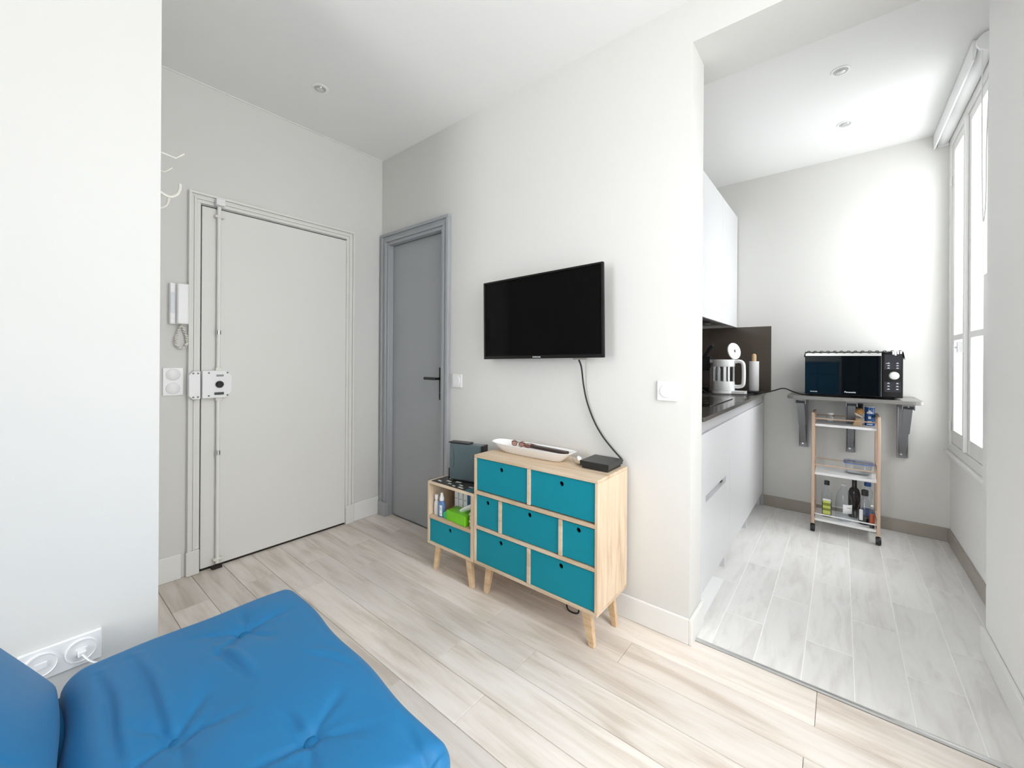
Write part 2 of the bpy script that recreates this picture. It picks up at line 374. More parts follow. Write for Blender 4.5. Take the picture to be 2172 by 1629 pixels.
# baseboards
def skirt(name, runs, h, m, label, top=.004):
    b = MB()
    for x0, x1, y0_, y1_ in runs: b.box(x0, x1, y0_, y1_, 0.0005, h)
    o = b.build(name, m, None, .003); return struct(o, label, 'baseboard')
skirt('baseboard_back', [(.80, XW, -.014, -.0005), (XW, XW + .014, -.014, WT)], .103, Mtrim, 'white skirting board under the television wall')
skirt('baseboard_left', [(.0005, .014, YB + .001, -1.19), (.0005, .014, -.222, -.0225)], .13, Mtrim, 'white skirting board beside the entrance door')
skirt('baseboard_kitchen_back', [(2.145, XR - .0005, YK - .011, YK - .0005)], .085, Mskirt, 'taupe tile skirting along the kitchen end wall')
skirt('baseboard_kitchen_right', [(XR - .011, XR - .0005, YJ + .012, YK - .012)], .085, Mskirt, 'taupe tile skirting below the kitchen window')
skirt('baseboard_right', [(XJ - .013, XJ - .0005, .06, YJ + .011), (XJ - .0005, XR - .0005, YJ + .0005, YJ + .011)], .105, Mtrim, 'skirting board on the projecting right wall')
skirt('baseboard_living', [(XB + .0005, XB + .013, YR + .01, YB), (XJ - .013, XJ - .0005, YR + .01, .032)], .10, Mtrim, 'skirting boards of the living room sides')

# ------------------------------------------------------------------ casings and doors
def casing(name, label, m, side, a0, a1, top, prof, plinth, pw, pp):
    """moulded door casing: prof = list of (inner offset, outer offset, depth). side 'x' = on wall_left, 'y' = on wall_back"""
    root = thing(name, label, 'door frame', (0, (a0 + a1) / 2, 0) if side == 'x' else ((a0 + a1) / 2, 0, 0), kind='structure')
    def put(b, p0, p1, z0, z1, d):
        if side == 'x': b.box(.0005, d, p0, p1, z0, z1)
        else: b.box(p0, p1, -d, -.0005, z0, z1)
    for nm, sgn in (('casing_upright', -1), ('casing_upright', 1)):
        b = MB()
        for i, o_, d in prof:
            p0, p1 = (a0 - o_, a0 - i) if sgn < 0 else (a1 + i, a1 + o_)
            put(b, p0, p1, plinth, top + i, d)
        b.build(nm, m, root, .002)
        b = MB(); o_ = prof[-1][1]
        p0, p1 = (a0 - o_ - pp, a0 - .001) if sgn < 0 else (a1 + .001, a1 + o_ + pp)
        put(b, p0, p1, 0.0005, plinth, pw); b.build('plinth_block', m, root, .003)
    b = MB()
    for i, o_, d in prof: put(b, a0 - o_, a1 + o_, top + i, top + o_, d)
    b.build('casing_head', m, root, .002); return root
casing('trim_2', 'cream moulded frame around the entrance door', Mdoor, 'x', dy0 + .004, dy1 - .004, 1.988, [(0, .018, .014), (.018, .030, .022), (.030, .041, .017), (.041, .054, .030)], .13, .026, .004)
casing('trim_3', 'grey moulded frame around the narrow grey door', Mgrey, 'y', gx0 + .02, gx1 - .02, 1.99, [(0, .022, .012), (.022, .040, .022), (.040, .062, .017), (.062, .082, .028)], .10, .034, .006)
struct(box('trim_7', Mtrim, None, .0005, .006, YB + .001, -.001, H - .006, H - .0005), 'thin white bead where the entrance wall meets the ceiling', 'trim')
jb = MB(); jb.box(gx0, gx0 + .02, -.0003, .12, 0.0005, gz); jb.box(gx1 - .02, gx1, -.0003, .12, 0.0005, gz); jb.box(gx0 + .02, gx1 - .02, -.0003, .12, 1.99, gz); jb.box(gx0, gx1, .046, WT, -.06, .0004)
struct(jb.build('trim_4', Mgrey, None), 'grey lining inside the narrow grey doorway', 'trim')

# entrance door
d1 = thing('door_1', 'cream flush entrance door with rod lock', 'door', (0, -.7, 0), kind='structure')
box('door_leaf', Mdoor, d1, -.035, .008, dy0 + .010, dy1 - .004, .012, dz - .008, .003)
box('gap_shade_box', Mdarkgap, d1, -.12, -.036, dy0, dy1, .0005, dz)  # dark box added to put shade into the gaps around the leaf
for z in (1.865, 1.557, 1.0, .159):
    hg = MB(); hg.cyl((.013, dy1 + .001, z - .045), (.013, dy1 + .001, z + .045), .006, n=10); hg.build('hinge', Mdoor, d1, smooth=True)
# lock box on leaf + keeper box on frame
def octo(y0, y1, z0, z1, c, left, right):
    p = []
    p += [(y0, z0 + c), (y0, z1 - c), (y0 + c, z1)] if left else [(y0, z0), (y0, z1)]
    p += [(y1 - c, z1), (y1, z1 - c), (y1, z0 + c), (y1 - c, z0)] if right else [(y1, z1), (y1, z0)]
    if left: p += [(y0 + c, z0)]
    return p
lk = MB().prism(octo(-1.114, -.978, .938, 1.086, .030, False, True), .009, .055, 'x').build('lock_case', Mplast, d1, .003)
for y, z in ((-1.085, 1.074), (-1.0, 1.074), (-1.085, .951), (-1.0, .951)): MB().cyl((.055, y, z), (.057, y, z), .0045, n=10).build('screw', Mscrew, lk)
MB().lathe([(.019, 0), (.019, .008), (.014, .014), (0, .014)], (0, 0, 0), 20, T=Matrix.Translation((.055, -1.037, 1.011)) @ Matrix.Rotation(R(90), 4, 'Y')).build('thumb_turn', Mbezel, lk, smooth=True)
MB().box(.055, .062, -1.060, -1.018, .955, .968).build('bolt_slide', Mblack, lk, .001)
b = MB(); b.box(.055, .0562, -1.052, -1.018, 1.060, 1.064); b.box(.055, .0562, -1.052, -1.018, 1.054, 1.058); b.build('maker_plate', Mscrew, lk)
kp = MB().prism(octo(-1.172, -1.122, .936, 1.084, .018, True, False), .0305, .058, 'x').build('keeper_case', Mplast, d1, .003)
for y, z in ((-1.153, 1.073), (-1.133, 1.073), (-1.153, .948), (-1.133, .948)): MB().cyl((.058, y, z), (.060, y, z), .0045, n=10).build('screw', Mscrew, kp)
for z0, z1 in ((1.10, 1.985), (.028, .925)):
    rd = MB().cyl((.030, -1.036, z0), (.030, -1.036, z1), .0095, n=14).build('lock_rod', Mtrim, d1, smooth=True)
    zc = 1.295 if z0 > 1 else .635
    MB().cyl((.030, -1.036, zc - .011), (.030, -1.036, zc + .011), .0125, n=14).build('chrome_collar', Mchrome, rd, smooth=True)
for z in (1.094, .931): box('rod_fork', Mplastcream, d1, .020, .042, -1.050, -1.020, z - .009, z + .009, .002)
box('top_catch', Mplast, d1, .031, .060, -1.056, -1.014, 1.987, 2.022, .003)
for z in (1.93, .05): box('rod_guide', Mplastcream, d1, .009, .042, -1.056, -1.012, z - .006, z + .006, .002)
box('floor_catch', Mdarkgap, d1, .009, .045, -1.062, -1.016, .0015, .014, .002)

# grey door
d2 = thing('door_2', 'narrow flush grey door with black lever handle', 'door', (.39, .04, 0), kind='structure')
box('door_leaf', Mgrey, d2, gx0 + .023, gx1 - .023, .030, .068, .008, 1.987, .002)
box('light_leak_block', Mdarkgap, d2, gx0 + .021, gx1 - .021, .072, WT - .001, .0008, 1.989)  # dark box added to stop light leaking under the grey door
hp = MB().box(.630, .658, .021, .0298, .885, 1.10).build('handle_plate', Mblack, d2, .004)
b = MB(); b.cyl((.644, .021, 1.027), (.644, -.028, 1.027), .008, n=14); b.build('handle_neck', Mblack, hp, smooth=True)
b = MB(); b.box(.540, .652, -.036, -.022, 1.018, 1.037); b.build('lever', Mblack, hp, .005)
MB().cyl((.644, .021, .935), (.644, .0195, .935), .006, n=12).build('key_hole', Mscrew, hp)

# ------------------------------------------------------------------ kitchen window
w1 = thing('window_1', 'tall white double-sash window in the kitchen', 'window', (XR, 1.58, kz0), kind='structure')
b = MB()
fx0, fx1 = XR - .012, XR + .055
b.box(fx0, fx1, ky0 - .055, ky0 + .03, kz0 - .03, kz1 + .03); b.box(fx0, fx1, ky1 - .03, YK - .0005, kz0 - .03, kz1 + .03)
b.box(fx0, fx1, ky0 + .03, ky1 - .03, kz1 - .03, kz1 + .03); b.box(fx0, fx1, ky0 + .03, ky1 - .03, kz0 - .03, kz0 + .02)
b.build('window_frame', Mtrim, w1, .004)
ym = 1.585
for a, c in ((ky0 + .032, ym - .001), (ym + .001, ky1 - .032)):
    b = MB(); sw = .055; x0, x1 = XR - .004, XR + .040
    b.box(x0, x1, a, a + sw, kz0 + .022, kz1 - .032); b.box(x0, x1, c - sw, c, kz0 + .022, kz1 - .032)
    b.box(x0, x1, a + sw, c - sw, kz1 - .032 - sw, kz1 - .032); b.box(x0, x1, a + sw, c - sw, kz0 + .022, kz0 + .022 + .085)
    b.box(x0, x1, a + sw, c - sw, 1.29, 1.325)
    s_ = b.build('sash', Mtrim, w1, .004)
    box('pane', Mglass, s_, XR + .014, XR + .018, a + sw, c - sw, kz0 + .107, 1.29); box('pane', Mglass, s_, XR + .014, XR + .018, a + sw, c - sw, 1.325, kz1 - .087)
    for zz in (.75, 2.3): MB().cyl((XR - .010, a + .001 if a < 1.4 else c - .001, zz - .03), (XR - .010, a + .001 if a < 1.4 else c - .001, zz + .03), .006, n=8).build('hinge', Mtrim, s_, smooth=True)
b = MB(); b.box(XR - .022, XR - .004, ym - .014, ym + .014, kz0 + .03, kz1 - .04); b.build('meeting_bead', Mtrim, w1, .004)
b = MB(); b.box(XR - .045, XR - .022, ym - .012, ym + .012, 1.21, 1.27); b.cyl((XR - .040, ym, 1.24), (XR - .040, ym + .06, 1.24), .007, n=10); b.build('handle', Mplast, w1, .002)
box('window_sill', Mtrim, w1, XR - .030, XR - .0005, ky0 - .06, YK - .0005, kz0 - .052, kz0 - .031, .005)
cp = struct(box('trim_5', Mtrim, None, XR - .055, XR - .0005, YJ + .012, .99, .59, 1.55, .004), 'white boxed panel between kitchen window and projecting wall', 'trim')

# unseen living-room window, added on the side the daylight comes from
w2 = thing('added_window_2', 'added white living room window out of view, put in for daylight', 'window', (XJ, (wy0 + wy1) / 2, wz0), kind='structure')
b = MB(); b.box(XJ + .02, XJ + .09, wy0, wy0 + .05, wz0, wz1); b.box(XJ + .02, XJ + .09, wy1 - .05, wy1, wz0, wz1); b.box(XJ + .02, XJ + .09, wy0 + .05, wy1 - .05, wz1 - .05, wz1); b.box(XJ + .02, XJ + .09, wy0 + .05, wy1 - .05, wz0, wz0 + .05)
b.box(XJ + .02, XJ + .09, (wy0 + wy1) / 2 - .04, (wy0 + wy1) / 2 + .04, wz0 + .05, wz1 - .05); b.build('window_frame', Mtrim, w2, .004)
for a, c in ((wy0 + .05, (wy0 + wy1) / 2 - .04), ((wy0 + wy1) / 2 + .04, wy1 - .05)): box('pane', Mglass, w2, XJ + .05, XJ + .054, a, c, wz0 + .05, wz1 - .05)

w3 = thing('added_window_3', 'added wide white window in the wall behind the camera, bringing in daylight', 'window', ((rx0 + rx1) / 2, YR, rz0), kind='structure')  # unseen rear window added to bring in fill daylight
b = MB(); b.box(rx0, rx0 + .05, YR - .09, YR - .02, rz0, rz1); b.box(rx1 - .05, rx1, YR - .09, YR - .02, rz0, rz1); b.box(rx0 + .05, rx1 - .05, YR - .09, YR - .02, rz1 - .05, rz1); b.box(rx0 + .05, rx1 - .05, YR - .09, YR - .02, rz0, rz0 + .05)
b.build('window_frame', Mtrim, w3, .004)
for a, c in ((rx0 + .05, rx1 - .05),): box('pane', Mglass, w3, a, c, YR - .056, YR - .052, rz0 + .05, rz1 - .05)

# roller blind over the kitchen window
rb = thing('roller_blind', 'white roller blind rolled up above the kitchen window', 'blind', (3.19, 1.5, 2.55))
MB().prism([(3.150, 2.545), (3.158, 2.545), (3.166, 2.60), (3.166, 2.636), (3.150, 2.636)], 1.03, 2.055, 'y').build('cassette_front', Mwhite, rb, .002)
MB().cyl((3.196, 1.0, 2.592), (3.196, 2.05, 2.592), .029, n=24).build('rolled_fabric', Mwhite, rb, smooth=True)
b = MB(); b.lathe([(0, -.008), (.040, -.008), (.042, 0), (.040, .008), (0, .008)], T=Matrix.Translation((3.194, .985, 2.590)) @ Matrix.Rotation(R(90), 4, 'X')); b.build('end_cap', Mwhite, rb, smooth=True)
b = MB(); b.box(3.170, 3.222, 2.051, 2.058, 2.555, 2.636); b.build('wall_bracket', Mwhite, rb, .002)
MB().tube([(3.172, .985, 2.59), (3.175, 1.0, 2.2), (3.185, 1.04, 1.9), (3.190, 1.05, 1.80), (3.195, 1.04, 1.9), (3.19, 1.0, 2.2), (3.20, .985, 2.59)], .0022, n=6).build('pull_chain', Mplast, rb, smooth=True)

# ------------------------------------------------------------------ recessed downlights
def downlight(x, y, label):
    t = thing('recessed_downlight', label, 'downlight', (x, y, H - .03), 'recessed ceiling downlights')
    MB().lathe([(.030, -.0005), (.030, -.004), (.041, -.003), (.042, -.0005)], (x, y, H), 28, ann=True).build('ring', Mwhite, t, smooth=True)
    MB().lathe([(.029, -.0010), (.029, -.006), (.020, -.004), (.0, -.003)], (x, y, H), 24).build('lamp_glass', Mfrost, t, smooth=True)
    MB().lathe([(.020, -.0042), (.019, -.0085), (.012, -.0105), (.0, -.0105)], (x, y, H), 20).build('lamp_lens', Mchrome, t, smooth=True)
downlight(.46, -.69, 'recessed downlight in the living room ceiling above the entrance door')
downlight(2.679, .91, 'nearer recessed downlight in the kitchen ceiling')
downlight(2.70, 1.525, 'farther recessed downlight in the kitchen ceiling, towards the end wall')

# ------------------------------------------------------------------ switches, intercom, sockets, hooks
def switch_y(x, z, s, label):
    t = thing('light_switch', label, 'light switch', (x, 0, z), 'white wall switches')
    MB().box(x - s / 2, x + s / 2, -.010, -.0005, z - s / 2, z + s / 2).build('plate', Mplast, t, .003)
    MB().lathe([(.0285, 0), (.0285, .004), (.027, .006), (0, .0065)], T=Matrix.Translation((x, -.010, z)) @ Matrix.Rotation(R(90), 4, 'X'), n=30).build('rocker', Mplast, t, smooth=True)
switch_y(.836, 1.022, .084, 'square white light switch next to the grey door')
switch_y(2.119, 1.028, .084, 'square white dimmer switch between television and kitchen opening')
t = thing('double_switch', 'vertical two-gang white switch beside the entrance door lock', 'light switch', (0, -1.226, 1.03), 'white wall switches')
MB().box(.0005, .010, -1.268, -1.184, .959, 1.104).build('plate', Mplast, t, .003)
for z in (1.067, .996): MB().lathe([(.030, 0), (.030, .003), (.027, .005), (0, .0055)], T=Matrix.Translation((.010, -1.226, z)) @ Matrix.Rotation(R(90), 4, 'Y'), n=30).build('rocker', Mplast, t, smooth=True)

t = thing('intercom_phone', 'white wall intercom handset beside the entrance door', 'intercom', (0, -1.21, 1.33))
MB().box(.0005, .034, -1.246, -1.176, 1.328, 1.540).build('base', Mplast, t, .004)
b = MB(); b.box(.0345, .062, -1.222, -1.172, 1.328, 1.538); b.build('handset', Mplast, t, .007)
MB().box(.0345, .0365, -1.242, -1.227, 1.385, 1.49).build('side_window', mat('pale_grey_plastic', (.62, .64, .68), .3), t, .0005)
b = MB(); b.box(.0345, .037, -1.2435, -1.2255, 1.356, 1.375); b.box(.0345, .037, -1.2435, -1.2255, 1.334, 1.352); b.build('call_button', Mplast, t, .001)
cd = []
for i in range(90):
    u = i / 89; a = u * math.pi * 2 - math.pi * .0
    cy = -1.196 - .0 + .024 * math.sin(a) * (1 if u < .5 else 1) ; cz = 1.33 - .125 * math.sin(math.pi * u)
    cd.append((.018 + .012 * u + .004 * math.cos(i * 1.9), cy + .004 * math.sin(i * 1.9), cz))
MB().tube(cd, .0045, n=6, sub=1).build('coiled_cord', Mplastcream, t, smooth=True)

t = thing('double_socket', 'white two-gang wall socket low on the foreground wall', 'socket', (XB, -1.664, .33))
MB().box(XB + .0005, XB + .010, -1.739, -1.590, .331, .412).build('plate', Mplast, t, .003)
for i, y in enumerate((-1.700, -1.629)):
    d_ = MB().lathe([(.031, 0), (.031, .003), (.028, .004), (.027, .001), (0, .001)], T=Matrix.Translation((XB + .010, y, .3715)) @ Matrix.Rotation(R(90), 4, 'Y'), n=32).build('socket_disc', Mplast, t, smooth=True)
    MB().box(XB + .0105, XB + .0135, y - .011, y + .011, .362, .378).build('port', Mplast, d_, .001)
t = thing('white_charging_cable', 'thin white cable plugged into the right socket', 'cable', (XB + .02, -1.629, .37))
MB().box(XB + .0140, XB + .034, -1.637, -1.621, .364, .377).build('plug', Mplast, t, .002)
MB().tube([(XB + .034, -1.629, .370), (XB + .06, -1.61, .352), (XB + .085, -1.56, .33), (XB + .10, -1.50, .30), (XB + .09, -1.46, .2), (XB + .05, -1.44, .1), (XB + .06, -1.40, .006), (XB + .15, -1.2, .004)], .0022, n=6).build('wire', Mplast, t, smooth=True)

def hook(x, label):
    t = thing('coat_hook', label, 'coat hook', (x, YB, 1.70), 'white coat hooks behind the foreground wall')
    MB().box(x - .011, x + .011, YB + .0005, YB + .006, 1.70, 1.86).build('back_plate', Mplast, t, .002)
    MB().tube([(x, YB + .004, 1.852), (x, YB + .03, 1.848), (x, YB + .072, 1.842), (x, YB + .084, 1.854), (x, YB + .095, 1.866)], .0036, n=8, sub=1).build('hat_arm', Mplastcream, t, smooth=True)
    MB().tube([(x, YB + .004, 1.74), (x, YB + .03, 1.715), (x, YB + .055, 1.705), (x, YB + .075, 1.716), (x, YB + .084, 1.738), (x, YB + .084, 1.758)], .0048, n=8).build('coat_arm', Mplastcream, t, smooth=True)
hook(.91, 'white coat hook nearest the edge of the foreground wall')
hook(.745, 'white coat hook second from the edge of the foreground wall')

# ------------------------------------------------------------------ television
tv = thing('television', 'black flat-screen television mounted on the wall above the dresser', 'television', (1.495, -.08, 1.16))
TT = Matrix.Translation((1.497, -.082, 1.376)) @ Matrix.Rotation(R(-1.6), 4, 'Z') @ Matrix.Rotation(R(-.9), 4, 'Y')
b = MB(); b.box(-.372, .372, -.0, .010, -.214, .214, TT); b.build('case', Mbezel, tv, .003)
b = MB(); b.box(-.30, .30, .0102, .036, -.17, .15, TT); b.build('rear_cover', Mblack, tv, .012)
b = MB(); b.box(-.360, .360, -.0035, -.0003, -.196, .203, TT); b.build('screen', Mscreen, tv, .001)
b = MB()
for (x0, x1, z0, z1) in ((-.372, -.362, -.214, .214), (.362, .372, -.214, .214), (-.362, .362, .204, .214), (-.362, .362, -.214, -.198)): b.box(x0, x1, -.007, -.0002, z0, z1, TT)
b.build('bezel', Mbezel, tv, .002)
tx = text('maker_name', 'SAMSUNG', .0085, TT @ Vector((-.0, -.0075, -.2065)), (R(90), 0, R(-1.6)), Mprint, tv, sx=1.3)
b = MB(); b.box(-.12, .12, .0362, .0795, -.1, .1, TT); b.build('wall_mount', Mblack, tv, .003)
b = MB(); b.box(.205, .275, .004, .022, -.222, -.2145, TT); b.build('rear_clip', mat('warm_grey_plastic', (.30, .25, .22), .5), tv, .002)
t = thing('television_cable', 'black cable hanging from the television down to the set-top box', 'cable', (1.75, -.03, .70))
MB().tube([(1.727, -.062, 1.156), (1.728, -.040, 1.12), (1.731, -.022, 1.03), (1.748, -.016, .95), (1.785, -.015, .865), (1.83, -.016, .80), (1.885, -.018, .745), (1.925, -.022, .712), (1.930, -.030, .705)], .0042, n=8).build('wire', Mrubber, t, smooth=True)

# ------------------------------------------------------------------ dresser
DX0, DX1, DY0, DY1, DZ0, DZ1 = 1.2745, 1.9505, -.300, -.018, .145, .683
dr = thing('dresser', 'pale wood dresser with seven teal drawers and splayed legs', 'dresser', ((DX0 + DX1) / 2, -.16, 0))
pt = .013
b = MB(); b.box(DX0, DX1, DY0, DY1, DZ1 - pt, DZ1); b.build('top_panel', Mpine, dr, .0015)
b = MB(); b.box(DX0, DX1, DY0, DY1, DZ0, DZ0 + pt); b.build('bottom_panel', Mpine, dr, .0015)
def side_panel(x0, x1, y0, y1, z0, z1, parent, nm='side_panel'):
    o = MB().box(-(z1 - z0) / 2, (z1 - z0) / 2, -(y1 - y0) / 2, (y1 - y0) / 2, 0, x1 - x0).build(nm, Mpine, parent, .0012)
    o.rotation_euler = (0, R(-90), 0); place(o, (x1, (y0 + y1) / 2, (z0 + z1) / 2), parent); return o
side_panel(DX0, DX0 + pt, DY0, DY1, DZ0 + pt + .0003, DZ1 - pt - .0003, dr); side_panel(DX1 - pt, DX1, DY0, DY1, DZ0 + pt + .0003, DZ1 - pt - .0003, dr)
box('back_panel', Mpine, dr, DX0 + pt, DX1 - pt, DY1 - .006, DY1 - .001, DZ0 + pt, DZ1 - pt)
rows = [(.510, .670), (.336, .488), (.158, .317)]
for za, zb in ((.488, .508), (.317, .336)): box('shelf_rail', Mpine, dr, DX0 + pt, DX1 - pt, DY0, DY1 - .006, za + .002, zb - .002, .001)
divs = {0: [1.611], 1: [1.443, 1.777], 2: [1.612]}
def front(x0, x1, z0, z1, hx, hz, y, parent, depth=.24):
    """drawer: panel with a real round finger hole, box behind"""
    d_ = None; n = 24; r = .0105
    bm = bmesh.new()
    out = [(x0, z0), (x1, z0), (x1, z1), (x0, z1)]
    # ring of outer points matched to hole angle
    def outer(t):
        c, s = math.cos(t), math.sin(t); k = []
        if c > 1e-9: k.append((x1 - hx) / c)
        if c < -1e-9: k.append((x0 - hx) / c)
        if s > 1e-9: k.append((z1 - hz) / s)
        if s < -1e-9: k.append((z0 - hz) / s)
        m_ = min(k); return (hx + c * m_, hz + s * m_)
    angs = sorted(set([2 * math.pi * i / n for i in range(n)] + [math.atan2(b_ - hz, a_ - hx) % (2 * math.pi) for a_, b_ in out]))
    rings = []
    for yy, f in ((y, outer), (y, None), (y + .008, None), (y + .008, outer)):
        rings.append([bm.verts.new((f(t)[0], yy, f(t)[1]) if f else (hx + r * math.cos(t), yy, hz + r * math.sin(t))) for t in angs])
    rings.append(rings[0]); m_ = len(angs)
    for A, B in zip(rings, rings[1:]):
        for i in range(m_): bm.faces.new([A[i], A[(i + 1) % m_], B[(i + 1) % m_], B[i]])
    q = MB(); q.bm.free(); q.bm = bm
    d_ = q.build('drawer', Mteal, parent)
    b = MB(); b.box(x0 + .008, x1 - .008, y + .0085, y + .013, z0 + .004, z1 - .012)
    # finger-hole cavity behind the panel is a dark tray
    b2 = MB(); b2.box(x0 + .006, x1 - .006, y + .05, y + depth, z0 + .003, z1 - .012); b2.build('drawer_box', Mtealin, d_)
    b.bm.free(); return d_
holes = [[(1.446, .634), (1.779, .636)], [(1.360, .458), (1.613, .463), (1.861, .463)], [(1.445, .288), (1.778, .290)]]
for ri, (z0, z1) in enumerate(rows):
    xs = [DX0 + pt] + divs[ri] + [DX1 - pt]
    for x in divs[ri]: box('divider', Mpine, dr, x - .0085, x + .0085, DY0, DY1 - .008, z0 + .0005, z1 - .0005 if ri else .6695, .001)
    for k in range(len(xs) - 1):
        a = xs[k] + (.0095 if k else .002); c = xs[k + 1] - (.0095 if k < len(xs) - 2 else .002)
        front(a, c, z0 + .002, z1 - .003, holes[ri][k][0], holes[ri][k][1], DY0 + .007, dr)
def leg(xt, yt, xb, yb, zt, parent, wt=.042, wb=.022, th=.022):
    """flat tapered splayed leg, broad face to the front"""
    b = MB(); P = []
    for (x, y, z, w_) in ((xt, yt, zt, wt), (xb, yb, 0.0008, wb)):
        P.append([b.bm.verts.new(p) for p in ((x - w_ / 2, y - th / 2, z), (x + w_ / 2, y - th / 2, z), (x + w_ / 2, y + th / 2, z), (x - w_ / 2, y + th / 2, z))])
    b.bm.faces.new(P[0]); b.bm.faces.new(list(reversed(P[1])))
    for i in range(4): b.bm.faces.new([P[0][i], P[1][i], P[1][(i + 1) % 4], P[0][(i + 1) % 4]])
    o = b.build('leg', Mleg, parent, .002); return o
leg(1.352, -.262, 1.328, -.262, DZ0 - .0005, dr); leg(1.882, -.262, 1.914, -.268, DZ0 - .0005, dr, wt=.048, wb=.024)
leg(1.352, -.075, 1.328, -.075, DZ0 - .0005, dr); leg(1.90, -.085, 1.929, -.090, DZ0 - .0005, dr)

# ------------------------------------------------------------------ nightstand
NX0, NX1, NZ0, NZ1 = .918, 1.2715, .143, .484
ns = thing('nightstand', 'small pale wood bedside cabinet with open shelf and one teal drawer', 'nightstand', ((NX0 + NX1) / 2, -.16, 0))
NY0, NY1 = -.300, -.018
box('top_panel', Mpine, ns, NX0, NX1, NY0, NY1, NZ1 - pt, NZ1, .0015); box('bottom_panel', Mpine, ns, NX0, NX1, NY0, NY1, NZ0, NZ0 + pt, .0015)
side_panel(NX0, NX0 + pt, NY0, NY1, NZ0 + pt + .0003, NZ1 - pt - .0003, ns); side_panel(NX1 - pt - .008, NX1, NY0, NY1, NZ0 + pt + .0003, NZ1 - pt - .0003, ns)
box('shelf', Mpine, ns, NX0 + pt, NX1 - pt - .008, NY0, NY1 - .008, .283, .300, .001)
box('back_panel', Mpine, ns, NX0 + pt, NX1 - pt - .008, NY1 - .007, NY1 - .001, NZ0 + pt, NZ1 - pt)
front(NX0 + pt + .002, NX1 - pt - .010, NZ0 + pt + .002, .281, 1.093, .252, NY0 + .007, ns, .22)
leg(.982, -.268, .958, -.272, NZ0 - .0005, ns, .040, .020); leg(1.213, -.268, 1.245, -.278, NZ0 - .0005, ns, .042, .022)
leg(.982, -.070, .958, -.066, NZ0 - .0005, ns, .040, .020); leg(1.213, -.070, 1.245, -.062, NZ0 - .0005, ns, .042, .022)

# items on and in the nightstand
zt = NZ1 + .0003
pm = tag(MB().box(.935, 1.262, -.292, -.05, zt, zt + .0012).build('patterned_sleeve', mat('charcoal_film', (.035, .032, .03), .25)), 'dark patterned film sheet with pale squares lying on the bedside cabinet', 'sheet')
for i, (x, y, a, c) in enumerate([(.975, -.262, .030, .012), (1.02, -.235, .034, .014), (1.055, -.262, .024, .010), (1.075, -.215, .036, .016), (1.125, -.245, .030, .012), (1.15, -.272, .036, .014), (1.19, -.235, .030, .010), (1.225, -.262, .034, .014), (1.10, -.275, .024, .010), (1.0, -.2, .03, .012)]):
    MB().box(-a / 2, a / 2, -c / 2, c / 2, 0, .0006, Matrix.Translation((x, y, zt + .0014)) @ Matrix.Rotation(R(-12 + 7 * (i % 4)), 4, 'Z')).build('pale_square', mat('pale_print', (.62, .61, .57), .4) if i == 0 else bpy.data.materials['pale_print'], pm)
MB().box(1.195, 1.255, -.287, -.245, zt + .0013, zt + .0021).build('teal_square', mat('teal_print', (.05, .16, .20), .35), pm)
md = thing('modem_box', 'slate grey upright modem standing on the bedside cabinet', 'modem', (1.09, -.15, zt + .0015))
MZ = zt + .0016
TMd = Matrix.Translation((1.0, -.215, MZ)) @ Matrix.Rotation(R(14), 4, 'Z')
b = MB(); b.box(0, .200, 0, .055, .006, .205, TMd); b.build('case', Mmodem, md, .006, seg=3)
b = MB(); b.box(-.006, .125, -.002, .050, .2052, .212, TMd); b.build('top_cap', Mblack, md, .003)
b = MB(); b.box(.198, .212, -.001, .056, .004, .205, TMd); b.build('side_vent', Mblack, md, .003)
b = MB(); b.box(.004, .196, .006, .050, 0, .0058, TMd); b.build('foot', Mblack, md, .002)
b = MB()
bp_ = [(-.0005 - .0, .10), (.018, .06)]
b.tube([TMd @ Vector((.022, -.0012, .175)), TMd @ Vector((.030, -.0012, .14)), TMd @ Vector((.030, -.0012, .11)), TMd @ Vector((.022, -.0012, .07))], .0012, n=6); b.build('status_arc', Mscrew, md)
t = tag(MB().box(.945, .985, -.175, -.12, MZ, MZ + .048).build('small_black_box', Mblack, None, .004), 'small black adapter block left of the slate modem', 'adapter')

zs = .3005
t = thing('lotion_bottle', 'pale lotion bottle with white screw cap at the back left of the open shelf', 'bottle', (.957, -.268, zs), 'bottles in the bedside cabinet')
MB().lathe([(0, 0), (.017, 0), (.018, .004), (.018, .062), (.010, .076), (.0085, .082)], (.957, -.268, zs), sx=1, sy=.7).build('body', mat('pearl_plastic', (.70, .68, .66), .3), t, smooth=True)
MB().lathe([(0, .0825), (.011, .0825), (.0115, .108), (0, .109)], (.957, -.268, zs)).build('cap', Mplast, t, smooth=True)
t = thing('sanitiser_bottle', 'blue spray bottle with white nozzle and white label on the open shelf', 'bottle', (1.004, -.272, zs), 'bottles in the bedside cabinet')
MB().lathe([(0, 0), (.020, 0), (.021, .004), (.021, .072), (.014, .082), (.010, .086)], (1.004, -.272, zs), sx=1, sy=.75, pw=2.6).build('body', Mbluebot, t, smooth=True)
MB().lathe([(0, .0865), (.0125, .0865), (.0125, .102), (.008, .112), (.007, .128), (0, .129)], (1.004, -.272, zs)).build('nozzle', Mplast, t, smooth=True)
lb = MB().box(1.006, 1.0255, -.2902, -.2892, zs + .010, zs + .066).build('label', Mpaper, t)
for zz in (.050, .042, .020): MB().box(1.0085, 1.0225, -.2907, -.2903, zs + zz, zs + zz + .0022).build('label_line', Mpaperblue, lb)
t = thing('tissue_box', 'bright green tissue box with a white tissue in the open shelf', 'tissue box', (1.13, -.235, zs))
b = MB(); b.box(-.075, .075, -.040, .040, 0, .052, Matrix.Translation((1.135, -.252, zs + .0003)) @ Matrix.Rotation(R(-4), 4, 'Z')); b.build('carton', Mgreen, t, .003)
